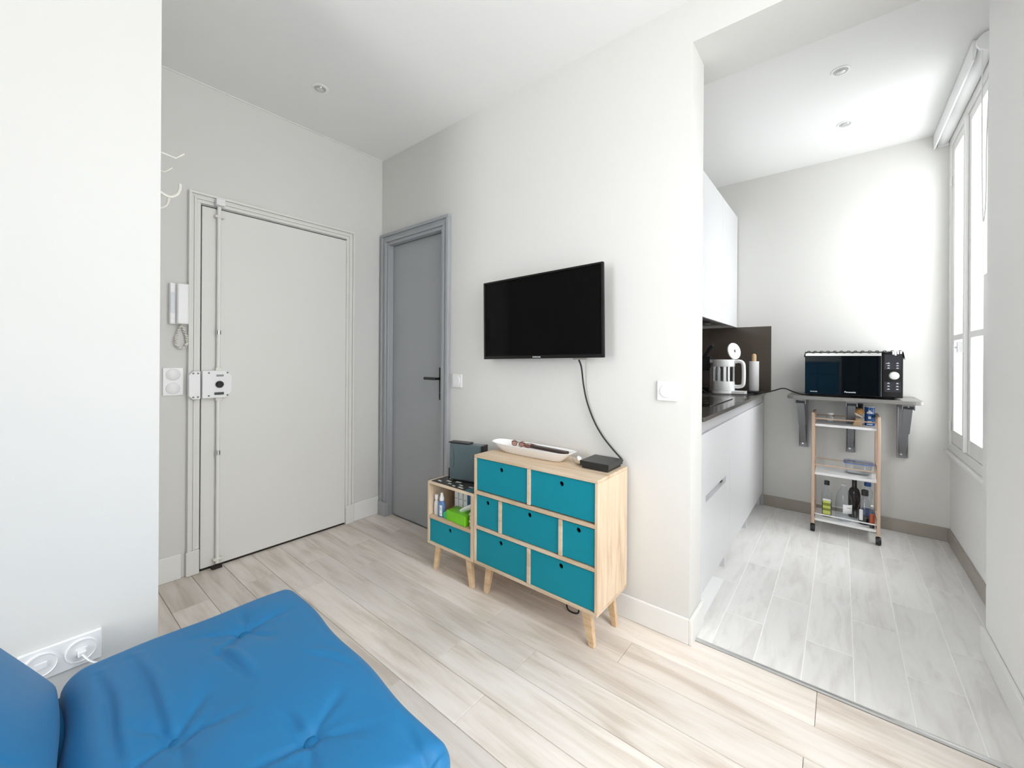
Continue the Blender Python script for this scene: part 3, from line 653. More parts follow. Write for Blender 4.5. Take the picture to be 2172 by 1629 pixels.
b = MB(); b.prism([(1.005, .002), (1.05, .001), (1.05, .05), (1.035, .052), (1.0, .030), (.995, .012)], -.285, -.225, 'y', Matrix.Translation((.030, 0, zs))); b.build('torn_flap', Mgreen2, t, .002)
MB().tube([(1.14, -.25, zs + .052), (1.16, -.252, zs + .066), (1.185, -.253, zs + .080), (1.21, -.250, zs + .094), (1.225, -.246, zs + .104)], .018, n=10, flat=.35).build('tissue', Mpaper, t, smooth=True)
for i in range(5):
    x = 1.020 + .035 * i
    t = thing('paper_packet', ['white and grey packet leftmost in the row at the back of the open shelf', 'second white packet from the left at the back of the open shelf', 'middle packet with blue end at the back of the open shelf', 'fourth packet with blue end at the back of the open shelf', 'rightmost blue and white packet at the back of the open shelf'][i], 'packet', (x, -.155, zs), 'packets at the back of the open shelf')
    MB().box(x - .015, x + .015, -.180, -.135, zs + .0003, zs + .150).build('packet_body', Mpaper if i < 3 else Mpaperblue, t, .002)
    MB().box(x - .012, x + .012, -.1812, -.1802, zs + .078, zs + .0795).build('fold_line', Mscrew, t)
    MB().box(x - .004, x + .004, -.1812, -.1802, zs + .012, zs + .035).build('print_mark', Mpaperblue if i > 1 else Mscrew, t)
t = thing('white_bead_ornament', 'small white beaded ornament at the right of the open shelf', 'ornament', (1.225, -.272, zs))
b = MB()
for k in range(4): b.ball((1.228 - .003 * (k % 2), -.27, zs + .010 + .018 * k), .0105)
b.build('beads', mat('ivory', (.66, .62, .52), .4), t, smooth=True)

# ------------------------------------------------------------------ items on the dresser
zd = DZ1 + .0004
tr = thing('ceramic_tray', 'long white ceramic boat-shaped tray on the dresser', 'tray', (1.508, -.135, zd))
b = MB(); n = 56; rings = []
def tray_ring(hx, hy, z, p=3.0):
    rg = []
    for i in range(n):
        a = 2 * math.pi * i / n; c, s = math.cos(a), math.sin(a); k = (abs(c) ** p + abs(s) ** p) ** (-1 / p)
        e = 1.0
        rg.append(b.bm.verts.new((1.508 + hx * k * c, -.135 + hy * k * s, zd + z + .004 * (abs(c) ** 4) * (z / .045))))
    return rg
for hx, hy, z, p in ((.172, .032, 0, 4), (.180, .037, .004, 4), (.222, .056, .034, 4.2), (.238, .064, .046, 4.2), (.235, .061, .047, 4.2), (.215, .049, .030, 4.2), (.176, .030, .009, 3), (.12, .02, .008, 3)): rings.append(tray_ring(hx, hy, z, p))
for A, B in zip(rings, rings[1:]):
    for i in range(n): b.bm.faces.new([A[i], A[(i + 1) % n], B[(i + 1) % n], B[i]])
b.bm.faces.new(list(reversed(rings[0]))); b.bm.faces.new(rings[-1])
b.build('dish', Mcer, tr, smooth=True)
t = thing('folding_comb_case', 'long dark brown case lying in the white tray', 'case', (1.60, -.125, zd + .03))
MB().box(-.105, .105, -.016, .016, 0, .014, Matrix.Translation((1.605, -.128, zd + .036)) @ Matrix.Rotation(R(.5), 4, 'Y') @ Matrix.Rotation(R(-2), 4, 'Z')).build('case', Mbrown, t, .005, seg=3)
t = thing('spectacles', 'folded glasses with tortoise frame lying in the white tray', 'glasses', (1.42, -.12, zd + .02))
for k, x in enumerate((1.385, 1.432)):
    MB().lathe([(.0172, -.001), (.0190, -.001), (.0190, .0012), (.0172, .0012)], T=Matrix.Translation((x, -.118, zd + .043)) @ Matrix.Rotation(R(62), 4, 'X') @ Matrix.Rotation(R(20 if k else -20), 4, 'Z'), n=20, sy=.8, ann=True).build('rim', Mtort, t, smooth=True)
    MB().lathe([(0, 0), (.017, 0), (.017, .0008), (0, .0008)], T=Matrix.Translation((x, -.118, zd + .043)) @ Matrix.Rotation(R(62), 4, 'X'), n=20, sy=.8).build('lens', Mlens, t, smooth=True)
MB().tube([(1.402, -.118, zd + .046), (1.408, -.118, zd + .049), (1.415, -.118, zd + .046)], .0015, n=6).build('bridge', Mtort, t, smooth=True)
for a in (.365, .452): MB().tube([(1 + a, -.118, zd + .050), (1 + a + .03, -.105, zd + .050), (1 + a + .075, -.108, zd + .046), (1 + a + .09, -.113, zd + .040)], .0018, n=6).build('temple', Mtort, t, smooth=True)
t = thing('brown_key_pouch', 'reddish brown leather pouch between glasses and case in the tray', 'pouch', (1.475, -.12, zd + .03))
b = MB(); b.ball((1.478, -.128, zd + .042), .022, sx=1.25, sy=.7, sz=.42); b.tube([(1.495, -.128, zd + .05), (1.505, -.128, zd + .053), (1.515, -.126, zd + .052)], .003, n=6); b.build('pouch', mat('reddish_leather', (.16, .06, .045), .45), t, smooth=True)
t = thing('glass_ashtray', 'small round cut-glass dish beside the set-top box', 'dish', (1.772, -.115, zd))
b = MB(); b.lathe([(0, 0), (.026, 0), (.036, .006), (.042, .022), (.038, .023), (.031, .009), (0, .005)], (1.772, -.115, zd), 12); b.build('bowl', Mjar, t)
MB().lathe([(.042, .0225), (.0435, .026), (.0395, .027), (.038, .0232)], (1.772, -.115, zd), 24, ann=True).build('rim', clear('bright_glass', (.97, .97, .97), .3), t, smooth=True)
MB().lathe([(0, .0055), (.024, .0055), (.026, .0085), (0, .009)], (1.772, -.115, zd), 18).build('ash', Mtan2, t)
t = thing('set_top_box', 'flat black square set-top box on the right end of the dresser', 'set-top box', (1.868, -.1, zd))
b = MB(); b.box(1.800, 1.936, -.178, -.035, zd + .012, zd + .034); b.build('upper_case', Mblack, t, .0015)
b = MB(); b.box(1.807, 1.929, -.170, -.040, zd + .0006, zd + .0118); b.build('lower_case', Mrubber, t, .0015)
t = thing('loose_cord', 'black cord lying on the floor under the dresser', 'cord', (1.72, -.12, 0))
MB().tube([(1.68, -.05, .10), (1.69, -.09, .05), (1.700, -.115, .010), (1.73, -.135, .006), (1.765, -.125, .006), (1.75, -.10, .02), (1.72, -.11, .035), (1.71, -.07, .06), (1.70, -.04, .12)], .0035, n=7).build('wire', Mrubber, t, smooth=True)

# ------------------------------------------------------------------ blue futon chair
ch = thing('futon_chair', 'blue cotton button-tufted futon chair in the foreground', 'chair', (1.7, -1.5, 0))
ROT = Matrix.Translation((1.70, -1.45, 0)) @ Matrix.Rotation(R(-3.2), 4, 'Z')
def seg_dist(px, py, a, b):
    dx, dy = b[0] - a[0], b[1] - a[1]; t = max(0, min(1, ((px - a[0]) * dx + (py - a[1]) * dy) / (dx * dx + dy * dy)))
    qx, qy = px - a[0] - t * dx, py - a[1] - t * dy
    return math.hypot(qx, qy), (dx * (py - a[1]) - dy * (px - a[0])), t
FOLDS = [([(-.319, -.140), (-.19, -.124), (-.032, -.118), (.04, -.115)], .0055), ([(-.314, -.197), (-.189, -.183), (-.077, -.184), (.021, -.181)], .005),
         ([(-.197, .001), (-.139, .017), (-.047, .032)], .0065), ([(-.024, .150), (.022, .180), (.087, .207)], .0035), ([(-.269, .062), (-.211, .059)], .004),
         ([(.04, -.115), (.011, -.066)], .005), ([(.142, .055), (.216, .059)], .004), ([(.218, .054), (.208, .008)], .004)]
def cushion(hx, hy, hz, r, nx, ny, nz, T, btns, nm, seam=None, noise=0.0, folds=()):
    """rounded, puffed pad; btns on its +z face pull dimples and folds"""
    bm = bmesh.new(); idx = {}
    def vert(i, j, k):
        if (i, j, k) in idx: return idx[(i, j, k)]
        p = Vector((hx * (2 * i / nx - 1), hy * (2 * j / ny - 1), hz * (2 * k / nz - 1)))
        core = Vector((max(-hx + r, min(hx - r, p.x)), max(-hy + r, min(hy - r, p.y)), max(-hz + r, min(hz - r, p.z))))
        d = p - core
        if d.length > 1e-9:
            mx = max(abs(d.x), abs(d.y), abs(d.z)); p = core + d.normalized() * mx
        u, v = p.x / hx, p.y / hy
        if p.z > 0:
            f = min(1, max(0, p.z / hz)) ; f = f * f
            pf = .018 * (1 - u ** 4) * (1 - v ** 4)
            for bx, by in btns:
                dx, dy = p.x - bx, p.y - by; d2 = math.hypot(dx, dy); an = math.atan2(dy, dx)
                pf -= .015 * math.exp(-(d2 / .018) ** 2) + .009 * math.exp(-(d2 / .070) ** 2)
                pf -= .0055 * math.exp(-((d2 - .055) / .050) ** 2) * max(0, math.cos(an * 5 + bx * 9)) ** 3
                pf += .0025 * math.exp(-((d2 - .09) / .06) ** 2) * math.cos(an * 2 + by * 13)
            for pl, amp in folds:
                best = min((seg_dist(p.x, p.y, a, b) + (k,) for k, (a, b) in enumerate(zip(pl, pl[1:]))), key=lambda q: q[0])
                if best[0] < .06:
                    g = (best[2] + best[3]) / (len(pl) - 1); env = math.sin(math.pi * min(.96, max(.04, g))) ** .6
                    sd = best[0] if best[1] > 0 else -best[0]
                    pf += amp * env * (math.exp(-((sd - .011) / .011) ** 2) - 1.1 * math.exp(-((sd + .006) / .008) ** 2))
            pf += noise * (math.sin(p.x * 17 + p.y * 9) + math.sin(p.y * 23 - p.x * 7) * .6)
            p.z += pf * f
        p.x += .004 * math.sin(p.y * 24 + 1) * (abs(u) ** 6); p.y += .005 * math.sin(p.x * 19) * (abs(v) ** 6)
        nv = bm.verts.new(p); idx[(i, j, k)] = nv; return nv
    for k in (0, nz):
        for i in range(nx):
            for j in range(ny): bm.faces.new([vert(i, j, k), vert(i + 1, j, k), vert(i + 1, j + 1, k), vert(i, j + 1, k)])
    for j in (0, ny):
        for i in range(nx):
            for k in range(nz): bm.faces.new([vert(i, j, k), vert(i + 1, j, k), vert(i + 1, j, k + 1), vert(i, j, k + 1)])
    for i in (0, nx):
        for j in range(ny):
            for k in range(nz): bm.faces.new([vert(i, j, k), vert(i, j + 1, k), vert(i, j + 1, k + 1), vert(i, j, k + 1)])
    bmesh.ops.transform(bm, matrix=T, verts=bm.verts)
    q = MB(); q.bm.free(); q.bm = bm; o = q.build(nm, Mblue, ch)
    me = o.data; me.polygons.foreach_set('use_smooth', [True] * len(me.polygons))
    for bx, by in btns:
        if abs(bx) < hx * .96 and abs(by) < hy * .97:
            MB().lathe([(0, -.004), (.0125, -.002), (.0135, .002), (.010, .0055), (0, .0068)], T=T @ Matrix.Translation((bx, by, hz - .006)), n=18).build('button', Mbluebtn, o, smooth=True)
    return o
iR = ROT.inverted()
def loc2(x, y): v = iR @ Vector((x, y, 0)); return v.x, v.y
hx = .405
SEAT = ROT @ Matrix.Translation((-.006, .010, .346))
btn = [(-.225, .075), (.02, -.105), (.225, .065), (-.32, -.13), (.30, -.14)]
btn = []
for X_, Y_ in ((1.466, -1.362), (1.710, -1.552), (1.907, -1.388)):
    a, c = loc2(X_, Y_); btn.append((a, c - .005))
cushion(.415, .256, .078, .046, 168, 104, 14, SEAT, btn + [(.400, .195)], 'seat_cushion', noise=.0007, folds=FOLDS)
BACK = ROT @ Matrix.Translation((0, -.262, .30)) @ Matrix.Rotation(R(57), 4, 'X') @ Matrix.Translation((0, .0, 0))
# backrest pad leans back 33 degrees; its +z face looks at the seat
BACK = ROT @ Matrix.Translation((0, -.325, .655)) @ Matrix.Rotation(R(123 - 0), 4, 'X') @ Matrix.Rotation(R(180), 4, 'X')
BACK = ROT @ Matrix.Translation((0, -.452, .588)) @ Matrix(((1, 0, 0, 0), (0, -.545, .839, 0), (0, .839, .545, 0), (0, 0, 0, 1))) @ Matrix.Scale(-1, 4, (1, 0, 0))
cushion(.405, .290, .072, .050, 72, 60, 10, BACK, [(-.22, .06), (.0, -.08), (.22, .06)], 'back_cushion', noise=.001)
LOW = ROT @ Matrix.Translation((0, .0, .188))
cushion(.400, .240, .075, .050, 40, 24, 8, LOW, [], 'lower_cushion')
b = MB(); b.box(-.385, .385, -.225, .225, .088, .111, ROT); b.build('base_frame', Mblack, ch, .004)
for sx_ in (-.34, .34):
    for sy_ in (-.19, .19): b = MB(); p = ROT @ Vector((sx_, sy_, 0)); b.cyl((p.x, p.y, .0008), (p.x, p.y, .0875), .016, .020, n=14); b.build('leg', Mblack, ch)
b = MB(); p0 = ROT @ Vector((.0, -.250, .365)); b.tube([ROT @ Vector((-.39 + .13 * k, -.247 + .004 * (k % 2), .362 + .006 * ((k * 3) % 2))) for k in range(7)], .012, n=8); b.build('fold_seam', Mbluebtn, ch, smooth=True)

# ------------------------------------------------------------------ kitchen units
XF = 2.205
def base_unit(y0, y1, label, slot):
    t = thing('base_cabinet', label, 'cabinet', ((XKL + XF) / 2, (y0 + y1) / 2, 0), 'white kitchen base cabinets')
    box('carcass', Mcab, t, XKL + .001, XF - .020, y0 + .001, y1 - .001, .10, .8245)
    b = MB(); x0, x1 = XF - .0195, XF
    if slot:
        sy0, sy1, sz0, sz1 = y0 + .10, .70, .498, .532
        b.box(x0, x1, y0 + .0015, y1 - .0015, .105, sz0); b.box(x0, x1, y0 + .0015, y1 - .0015, sz1, .822)
        b.box(x0, x1, y0 + .0015, sy0, sz0, sz1); b.box(x0, x1, sy1, y1 - .0015, sz0, sz1)
        f = b.build('door_front', Mcab, t)
        box('grip_lip', Malu, f, XF - .019, XF - .001, sy0, sy1, sz0 + .0005, sz0 + .006)
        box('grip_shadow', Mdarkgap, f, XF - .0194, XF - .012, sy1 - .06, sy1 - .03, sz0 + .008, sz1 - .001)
    else:
        b.box(x0, x1, y0 + .0015, y1 - .0015, .105, .822); b.build('door_front', Mcab, t, .001)
    box('plinth', Mcab, t, XF - .075, XF - .060, y0, y1 - .02, .0005, .0995)
    box('grip_rail', Malu, t, XF - .030, XF - .008, y0 + .0005, y1 - .0005, .8255, .884)
    box('side_gable', Mcab, t, XKL + .01, XF - .022, y1 - .018, y1 - .0015, .0008, .0995); return t
base_unit(.175, .79, 'white base cabinet nearest the opening, with a recessed grip slot', True)
base_unit(.79, 1.46, 'white base cabinet in the middle of the kitchen row', False)
base_unit(1.46, 2.035, 'white base cabinet at the end wall of the kitchen', False)
struct(box('trim_6', mat('grey_filler', (.45, .46, .47), .4), None, XF - .03, XF + .004, 2.0355, YK - .0115, .0008, .884), 'grey filler strip between base cabinets and end wall', 'trim')
t = tag(MB().box(XKL + .001, XF + .017, .175, YK - .012, .8855, .905).build('worktop', Mworktop, None, .002), 'dark stone kitchen worktop', 'worktop')
struct(box('wall_splashback', Msplash, None, XKL + .0005, 2.255, YK - .0070, YK - .0008, .9055, 1.432, .001), 'dark brown glass splashback on the kitchen end wall', 'splashback')
struct(box('wall_splashback_side', Msplash, None, XKL + .0008, XKL + .007, .18, YK - .0075, .9055, 1.430, .001), 'dark brown glass splashback behind the worktop', 'splashback')
t = thing('induction_hob', 'black glass hob let into the worktop', 'hob', (1.92, .95, .905))
box('glass', Mhob, t, 1.68, 2.14, .62, 1.22, .9055, .910, .0015)
for x, y, r in ((1.80, .78, .09), (2.02, .80, .07), (1.80, 1.06, .07), (2.02, 1.05, .09)): MB().lathe([(r - .002, 0), (r, 0), (r, .0004), (r - .002, .0004)], (x, y, .9102), 32, ann=True).build('cooking_ring', Mscrew, t)
def wall_unit(y0, y1, label, hood):
    t = thing('wall_cabinet', label, 'cabinet', (1.82, (y0 + y1) / 2, 1.43), 'white kitchen wall cabinets')
    z0 = 1.452
    box('carcass', Mcab, t, XKL + .001, 1.992, y0 + .0008, y1 - .0008, z0, 2.347)
    box('door_front', Mcab, t, 1.9935, 2.013, y0 + .0015, y1 - .0015, 1.431, 2.347, .001)
    return t
wall_unit(.32, .90, 'white wall cabinet nearest the opening', False)
wall_unit(.90, 1.50, 'white wall cabinet above the extractor hood', True)
wall_unit(1.50, YK - .0085, 'white wall cabinet in the corner of the end wall', False)
t = thing('extractor_hood', 'flat steel extractor hood under the wall cabinets', 'extractor hood', (1.8, 1.25, 1.43))
box('body', Msteel, t, XKL + .012, 1.985, .905, 1.70, 1.434, 1.4515, .001)
box('filter', Mblack, t, 1.70, 1.95, .95, 1.45, 1.4315, 1.4338)
MB().lathe([(0, 0), (.020, 0), (.020, .002), (0, .002)], (1.90, 1.58, 1.4315), 20).build('hood_lamp', Mfrost, t, smooth=True)

# kettle
Mkettle = mat('kettle_white', (.90, .90, .90), .25)
kx, ky, kz = 1.990, 1.68, .9054
t = thing('kettle', 'white electric kettle with glass windows and open lid on the worktop', 'kettle', (kx, ky, kz))
b = MB(); b.lathe([(0, 0), (.078, 0), (.080, .004), (.080, .022), (0, .024)], (kx, ky, kz)); b.box(kx + .04, kx + .150, ky - .05, ky + .05, kz + .0005, kz + .0235); b.build('power_base', Mkettle, t, .002)
MB().lathe([(0, .0245), (.075, .0245), (.077, .030), (.0755, .092), (.072, .094), (0, .094)], (kx, ky, kz)).build('lower_body', Mkettle, t, smooth=True)
b = MB(); b.lathe([(.0665, .0945), (.0665, .205), (.064, .205), (.064, .0945)], (kx, ky, kz), ann=True); b.build('glass_wall', clear('kettle_glass', (.78, .78, .80), .16), t, smooth=True)
b = MB()
for a in (-150, -108, -72, -50, -5, 40, 90, 140): 
    c, s = math.cos(R(a)), math.sin(R(a)); wd = .012 if a != -72 else .018
    T_ = Matrix.Translation((kx + .0705 * c, ky + .0705 * s, kz)) @ Matrix.Rotation(R(a), 4, 'Z'); b.box(-.0035, .0035, -wd / 2, wd / 2, .0945, .2045, T_)
b.build('window_bar', Mkettle, t)
MB().lathe([(.074, .205), (.077, .212), (.075, .256), (.072, .258), (.069, .256), (.066, .205)], (kx, ky, kz), ann=True).build('collar', Mkettle, t, smooth=True)
b = MB(); b.prism([(-.072, -.018), (-.100, 0), (-.072, .018)], .232, .258, 'z', Matrix.Translation((kx, ky, kz))); b.build('spout', Mkettle, t, .003)
b = MB(); b.tube([(kx + .070, ky, kz + .240), (kx + .105, ky - .005, kz + .246), (kx + .130, ky - .006, kz + .232), (kx + .136, ky - .006, kz + .190), (kx + .136, ky - .006, kz + .100), (kx + .128, ky - .006, kz + .066), (kx + .10, ky - .004, kz + .056), (kx + .070, ky, kz + .058)], .0135, n=12, sub=5); b.build('handle', Mkettle, t, smooth=True)
LT = Matrix.Translation((kx + .067, ky + .01, kz + .322)) @ Matrix.Rotation(R(-30), 4, 'Z') @ Matrix.Rotation(R(80), 4, 'Y')
ld = MB().lathe([(0, -.014), (.045, -.014), (.048, -.004), (.062, -.004), (.064, 0), (.062, .006), (0, .008)], T=LT, n=32).build('lid', Mkettle, t, smooth=True)
MB().lathe([(0, .0078), (.009, .0078), (.009, .0095), (0, .0095)], T=LT, n=16, sx=1.3).build('lid_knob', Mscrew, ld, smooth=True)
b = MB(); b.box(kx + .056, kx + .078, ky - .012, ky + .022, kz + .2585, kz + .268); b.build('lid_hinge', Mkettle, t, .003)
t = thing('white_pourer', 'small white plastic jug behind the kettle', 'jug', (1.915, 1.80, kz))
MB().lathe([(0, .0003), (.040, .0003), (.042, .01), (.042, .185), (.030, .205), (.014, .235), (0, .236)], (1.905, 1.80, kz), 4, sx=1, sy=1).build('body', Mplast, t, .004)
# paper towel holder
px_, py_ = 2.147, 1.985
t = thing('paper_towel_roll', 'white paper towel roll on a wooden holder in the corner of the worktop', 'paper towel', (px_, py_, kz))
MB().lathe([(0, .0005), (.058, .0005), (.058, .010), (.056, .012), (0, .012)], (px_, py_, kz)).build('stand', Mblack, t, smooth=True)
MB().lathe([(.012, .0125), (.034, .0125), (.035, .015), (.035, .243), (.034, .246), (.012, .246)], (px_, py_, kz), ann=True).build('roll', Mpaper, t, smooth=True)
MB().lathe([(0, .013), (.0110, .013), (.0110, .19), (.0165, .247), (.017, .29), (.013, .303), (0, .308)], (px_, py_, kz)).build('rod', Mtan2, t, smooth=True)
# black coffee maker hidden partly by the wall
t = thing('black_coffee_maker', 'black kitchen appliance behind the kettle at the wall edge', 'appliance', (1.76, 1.92, kz))
b = MB(); b.box(1.66, 1.845, 1.85, 1.99, kz + .0008, kz + .03); b.box(1.66, 1.74, 1.85, 1.99, kz + .03, kz + .30); b.box(1.70, 1.856, 1.86, 1.98, kz + .17, kz + .285); b.build('body', Mblack, t, .006)
MB().tube([(1.80, 1.89, kz + .28), (1.825, 1.885, kz + .315), (1.845, 1.88, kz + .35), (1.865, 1.88, kz + .368)], .014, n=10).build('lever', Mblack, t, smooth=True)
MB().lathe([(0, 0), (.012, 0), (.012, .004), (0, .004)], T=Matrix.Translation((1.868, 1.88, kz + .370)) @ Matrix.Rotation(R(60), 4, 'Y'), n=14).build('lever_cap', Mchrome, t)
t = thing('curled_power_cord', 'black power cord curling across the worktop from the kettle', 'cord', (2.0, 1.45, kz))
MB().tube([(1.74, 1.35, kz + .09), (1.83, 1.45, kz + .075), (1.88, 1.52, kz + .03), (1.93, 1.50, kz + .006), (2.0, 1.53, kz + .005), (2.07, 1.56, kz + .005), (2.13, 1.585, kz + .005), (2.17, 1.66, kz + .005), (2.18, 1.74, kz + .005)], .0038, n=7).build('wire', Mrubber, t, smooth=True)
t = thing('power_strip_lead', 'black cord and plug running from the worktop to the microwave', 'cord', (2.25, 1.9, kz))
b = MB(); b.tube([(2.165, 1.80, kz + .012), (2.195, 1.80, kz + .012), (2.212, 1.81, kz + .010), (2.24, 1.83, .915), (2.30, 1.84, .935), (2.36, 1.82, .955), (2.42, 1.75, .940), (2.47, 1.70, .928), (2.55, 1.688, .9265), (2.68, 1.70, .9265), (2.75, 1.78, .9265)], .0045, n=8); b.build('wire', Mrubber, t, smooth=True)
b = MB(); b.box(2.11, 2.205, 1.785, 1.815, kz + .0005, kz + .022); b.build('plug', Mblack, t, .006)

# ------------------------------------------------------------------ wall shelf, brackets
t = thing('folding_wall_shelf', 'grey wall-mounted folding shelf carrying the microwave', 'shelf', (2.73, 1.85, .5))
def rpoly(x0, x1, y0, y1, r, n=6):
    p = [(x0, y1), (x0, y0 + r)]
    p += [(x0 + r - r * math.cos(math.pi / 2 * k / n), y0 + r - r * math.sin(math.pi / 2 * k / n)) for k in range(1, n)]
    p += [(x0 + r, y0), (x1 - r, y0)]
    p += [(x1 - r + r * math.sin(math.pi / 2 * k / n), y0 + r - r * math.cos(math.pi / 2 * k / n)) for k in range(1, n)]
    return p + [(x1, y0 + r), (x1, y1)]
MB().prism(rpoly(2.395, 3.070, 1.625, YK - .001, .05), .897, .920, 'z').build('board', Msteel, t, .003)
for x in (2.468, 2.742, 3.010):
    a_ = MB(); a_.box(x - .027, x + .027, YK - .014, YK - .0005, .505, .8965); a_.box(x - .027, x - .022, YK - .05, YK - .014, .515, .885); a_.box(x + .022, x + .027, YK - .05, YK - .014, .515, .885)
    br = a_.build('wall_plate', Mbracket, t, .0015)
    a_ = MB(); a_.box(x - .030, x + .030, 1.72, YK - .051, .882, .8965); a_.box(x - .030, x - .025, 1.72, YK - .06, .858, .882); a_.box(x + .025, x + .030, 1.72, YK - .06, .858, .882); a_.build('arm', Mbracket, br, .0015)
    a_ = MB(); T_ = Matrix.Translation((x, 1.745, .868)) @ Matrix.Rotation(math.atan2(-.325, .275), 4, 'X'); a_.box(-.021, .021, 0, .225, -.010, .010, T_); a_.build('strut', Mbracket, br, .002)
    a_ = MB(); a_.box(-.017, .017, .226, .420, -.008, .008, T_); a_.build('lower_strut', Mbracket, br, .002)
    MB().cyl((x - .004, YK - .0145, .53), (x - .004, YK - .018, .53), .006, n=10).build('bolt', Mchrome, br)
t = thing('wall_socket_and_plug', 'black plug in a wall socket below the folding shelf', 'socket', (2.742, 2.03, .80))
b = MB(); b.box(2.7705, 2.81, YK - .012, YK - .0006, .79, .855); b.build('socket_plate', Mmwpanel, t, .002)
b = MB(); b.box(2.777, 2.803, YK - .045, YK - .0125, .803, .835); b.build('plug', Mblack, t, .004)

# ------------------------------------------------------------------ microwave
mx0, mx1, my0, my1, mz0, mz1 = 2.496, 2.982, 1.662, 2.02, .932, 1.216
t = thing('microwave', 'black microwave oven with round white dial on the wall shelf', 'microwave', (2.74, 1.84, .92))
box('cabinet', mat('microwave_shell', (.03, .03, .032), .4), t, mx0 + .002, mx1, my0 + .018, my1, mz0, mz1, .004)
dn = box('door', Mmwglass, t, mx0, 2.884, my0, my0 + .0175, mz0 + .004, mz1 - .003, .002)
box('silver_strip', Msilver, dn, mx0 + .003, 2.882, my0 - .0015, my0 - .0003, 1.192, 1.211)
text('maker_name', 'Panasonic', .0145, (2.733, my0 - .0008, .957), (R(90), 0, 0), Mprintblue, dn, .0004, 1.0)
text('feature_name', 'Inverter', .012, (2.545, my0 - .0008, .953), (R(90), 0, 0), Mprintblue, dn, .0004, 1.0)
pn = box('control_panel', Mbezel, t, 2.8855, mx1 - .0015, my0 + .001, my0 + .0175, mz0 + .004, mz1 - .003, .003)
box('key_field', Mmwpanel, pn, 2.896, 2.972, my0 - .0004, my0 + .0006, 1.108, 1.200, .0003)
box('key_field', Mmwpanel, pn, 2.896, 2.972, my0 - .0004, my0 + .0006, .968, 1.032, .0003)
MB().lathe([(.024, 0), (.024, .004), (.0215, .016), (.019, .018), (0, .018)], T=Matrix.Translation((2.940, my0 + .0008, 1.070)) @ Matrix.Rotation(R(90), 4, 'X'), n=28).build('dial', Mplast, pn, smooth=True)
for c_, x in enumerate((2.915, 2.955)):
    for z in (1.146, 1.131, 1.116, 1.022, 1.004, .986):
        b = MB(); b.box(x - .006 - (.006 if c_ == 0 and z > 1.14 else 0), x + .006, my0 - .0012, my0 - .0005, z - .002, z + .001); b.box(x - .003, x + .003, my0 - .0012, my0 - .0005, z + .0012, z + .004); b.build('key_mark', Mprint, pn)
for x in (2.53, 2.95):
    for y in (1.71, 1.98): MB().cyl((x, y, .9203), (x, y, .9318), .013, n=14).build('foot', Mblack, t)
# lace cover on the microwave
t = thing('lace_cover', 'black lace cloth with white pattern draped over the microwave', 'cloth', (2.74, 1.84, mz1))
b = MB(); nx_, ny_ = 70, 30; g = {}
for i in range(nx_ + 1):
    for j in range(ny_ + 1):
        x = mx0 - .006 + (mx1 + .012 - mx0) * i / nx_; y = my0 - .004 + (my1 - my0 + .006) * j / ny_
        z = mz1 + .0018 + .0016 * math.sin(i * 1.7) * math.sin(j * 1.3)
        if j == 0: z -= .006 + .004 * math.sin(i * 1.1)
        if i == 0: z -= .03 + .006 * math.sin(j * .9)
        if i == nx_: z -= .04 + .008 * math.sin(j * 1.3)
        g[i, j] = b.bm.verts.new((x, y, z))
for i in range(nx_):
    for j in range(ny_): b.bm.faces.new([g[i, j], g[i + 1, j], g[i + 1, j + 1], g[i, j + 1]])
o = b.build('cloth', Mlace, t, smooth=True); sm = o.modifiers.new('thickness', 'SOLIDIFY'); sm.thickness = .0012; sm.offset = 1
b = MB()
for k in range(14):
    a = mx0 + .012 + k * .0345; b.tube([(a, my0 - .004, mz1 + .004), (a + .009, my0 - .005, mz1 + .008), (a + .017, my0 - .004, mz1 + .004)], .0022, n=6)
b.build('scalloped_edge', Mlace, t, smooth=True)
for k, (a, h_) in enumerate(((2.936, .020), (2.946, .026), (2.957, .018), (2.970, .016))):
    MB().box(a - .0045, a + .0045, my0 - .0062, my0 - .0048, mz1 + .004 - h_, mz1 + .006).build('white_tassel', Mpaper, t, .0006)

# ------------------------------------------------------------------ kitchen cart
t = thing('kitchen_trolley', 'narrow wooden trolley with three white shelves under the wall shelf', 'trolley', (2.71, 1.83, 0))
cy0, cy1 = 1.70, 1.965
for x in (2.5415, 2.875):
    for y in (cy0 + .012, cy1 - .012):
        o = MB().box(-.376, .376, -.0085, .0085, -.012, .012).build('post', Mcart, t, .004); o.rotation_euler = (0, R(-90), 0)
        place(o, (x, y, .430), t); o.rotation_euler = (R(90), R(-90), 0)
    b = MB(); 
    for z in (.795, .47, .135): b.box(x - .007, x + .007, cy0 + .0245, cy1 - .0245, z - .012, z + .012)
    b.build('side_rail', Mcart, t, .002)
for z in (.715, .385, .072): box('tray_shelf', Mwhite, t, 2.5505, 2.866, cy0 + .004, cy1 - .004, z, z + .016, .002)
for z in (.768, .452, .118):
    for y in (cy0 + .010, cy1 - .010):
        MB().cyl((2.5505, y, z), (2.866, y, z), .0042, n=10).build('rail', Mcart if z > .2 else Mjar if False else Mwhite if z < .2 else Mcart, t, smooth=True)
for x in (2.5415, 2.875):
    for y in (cy0 + .012, cy1 - .012):
        b = MB(); b.cyl((x - .013, y - .012, .0245), (x + .013, y - .012, .0245), .0240, n=22); c_ = b.build('caster', Mblack, t, .002, smooth=True)
        b = MB(); b.box(x - .0065, x + .0065, y - .010, y + .010, .0490, .0538); b.build('caster_fork', Mmwpanel, c_, .001)

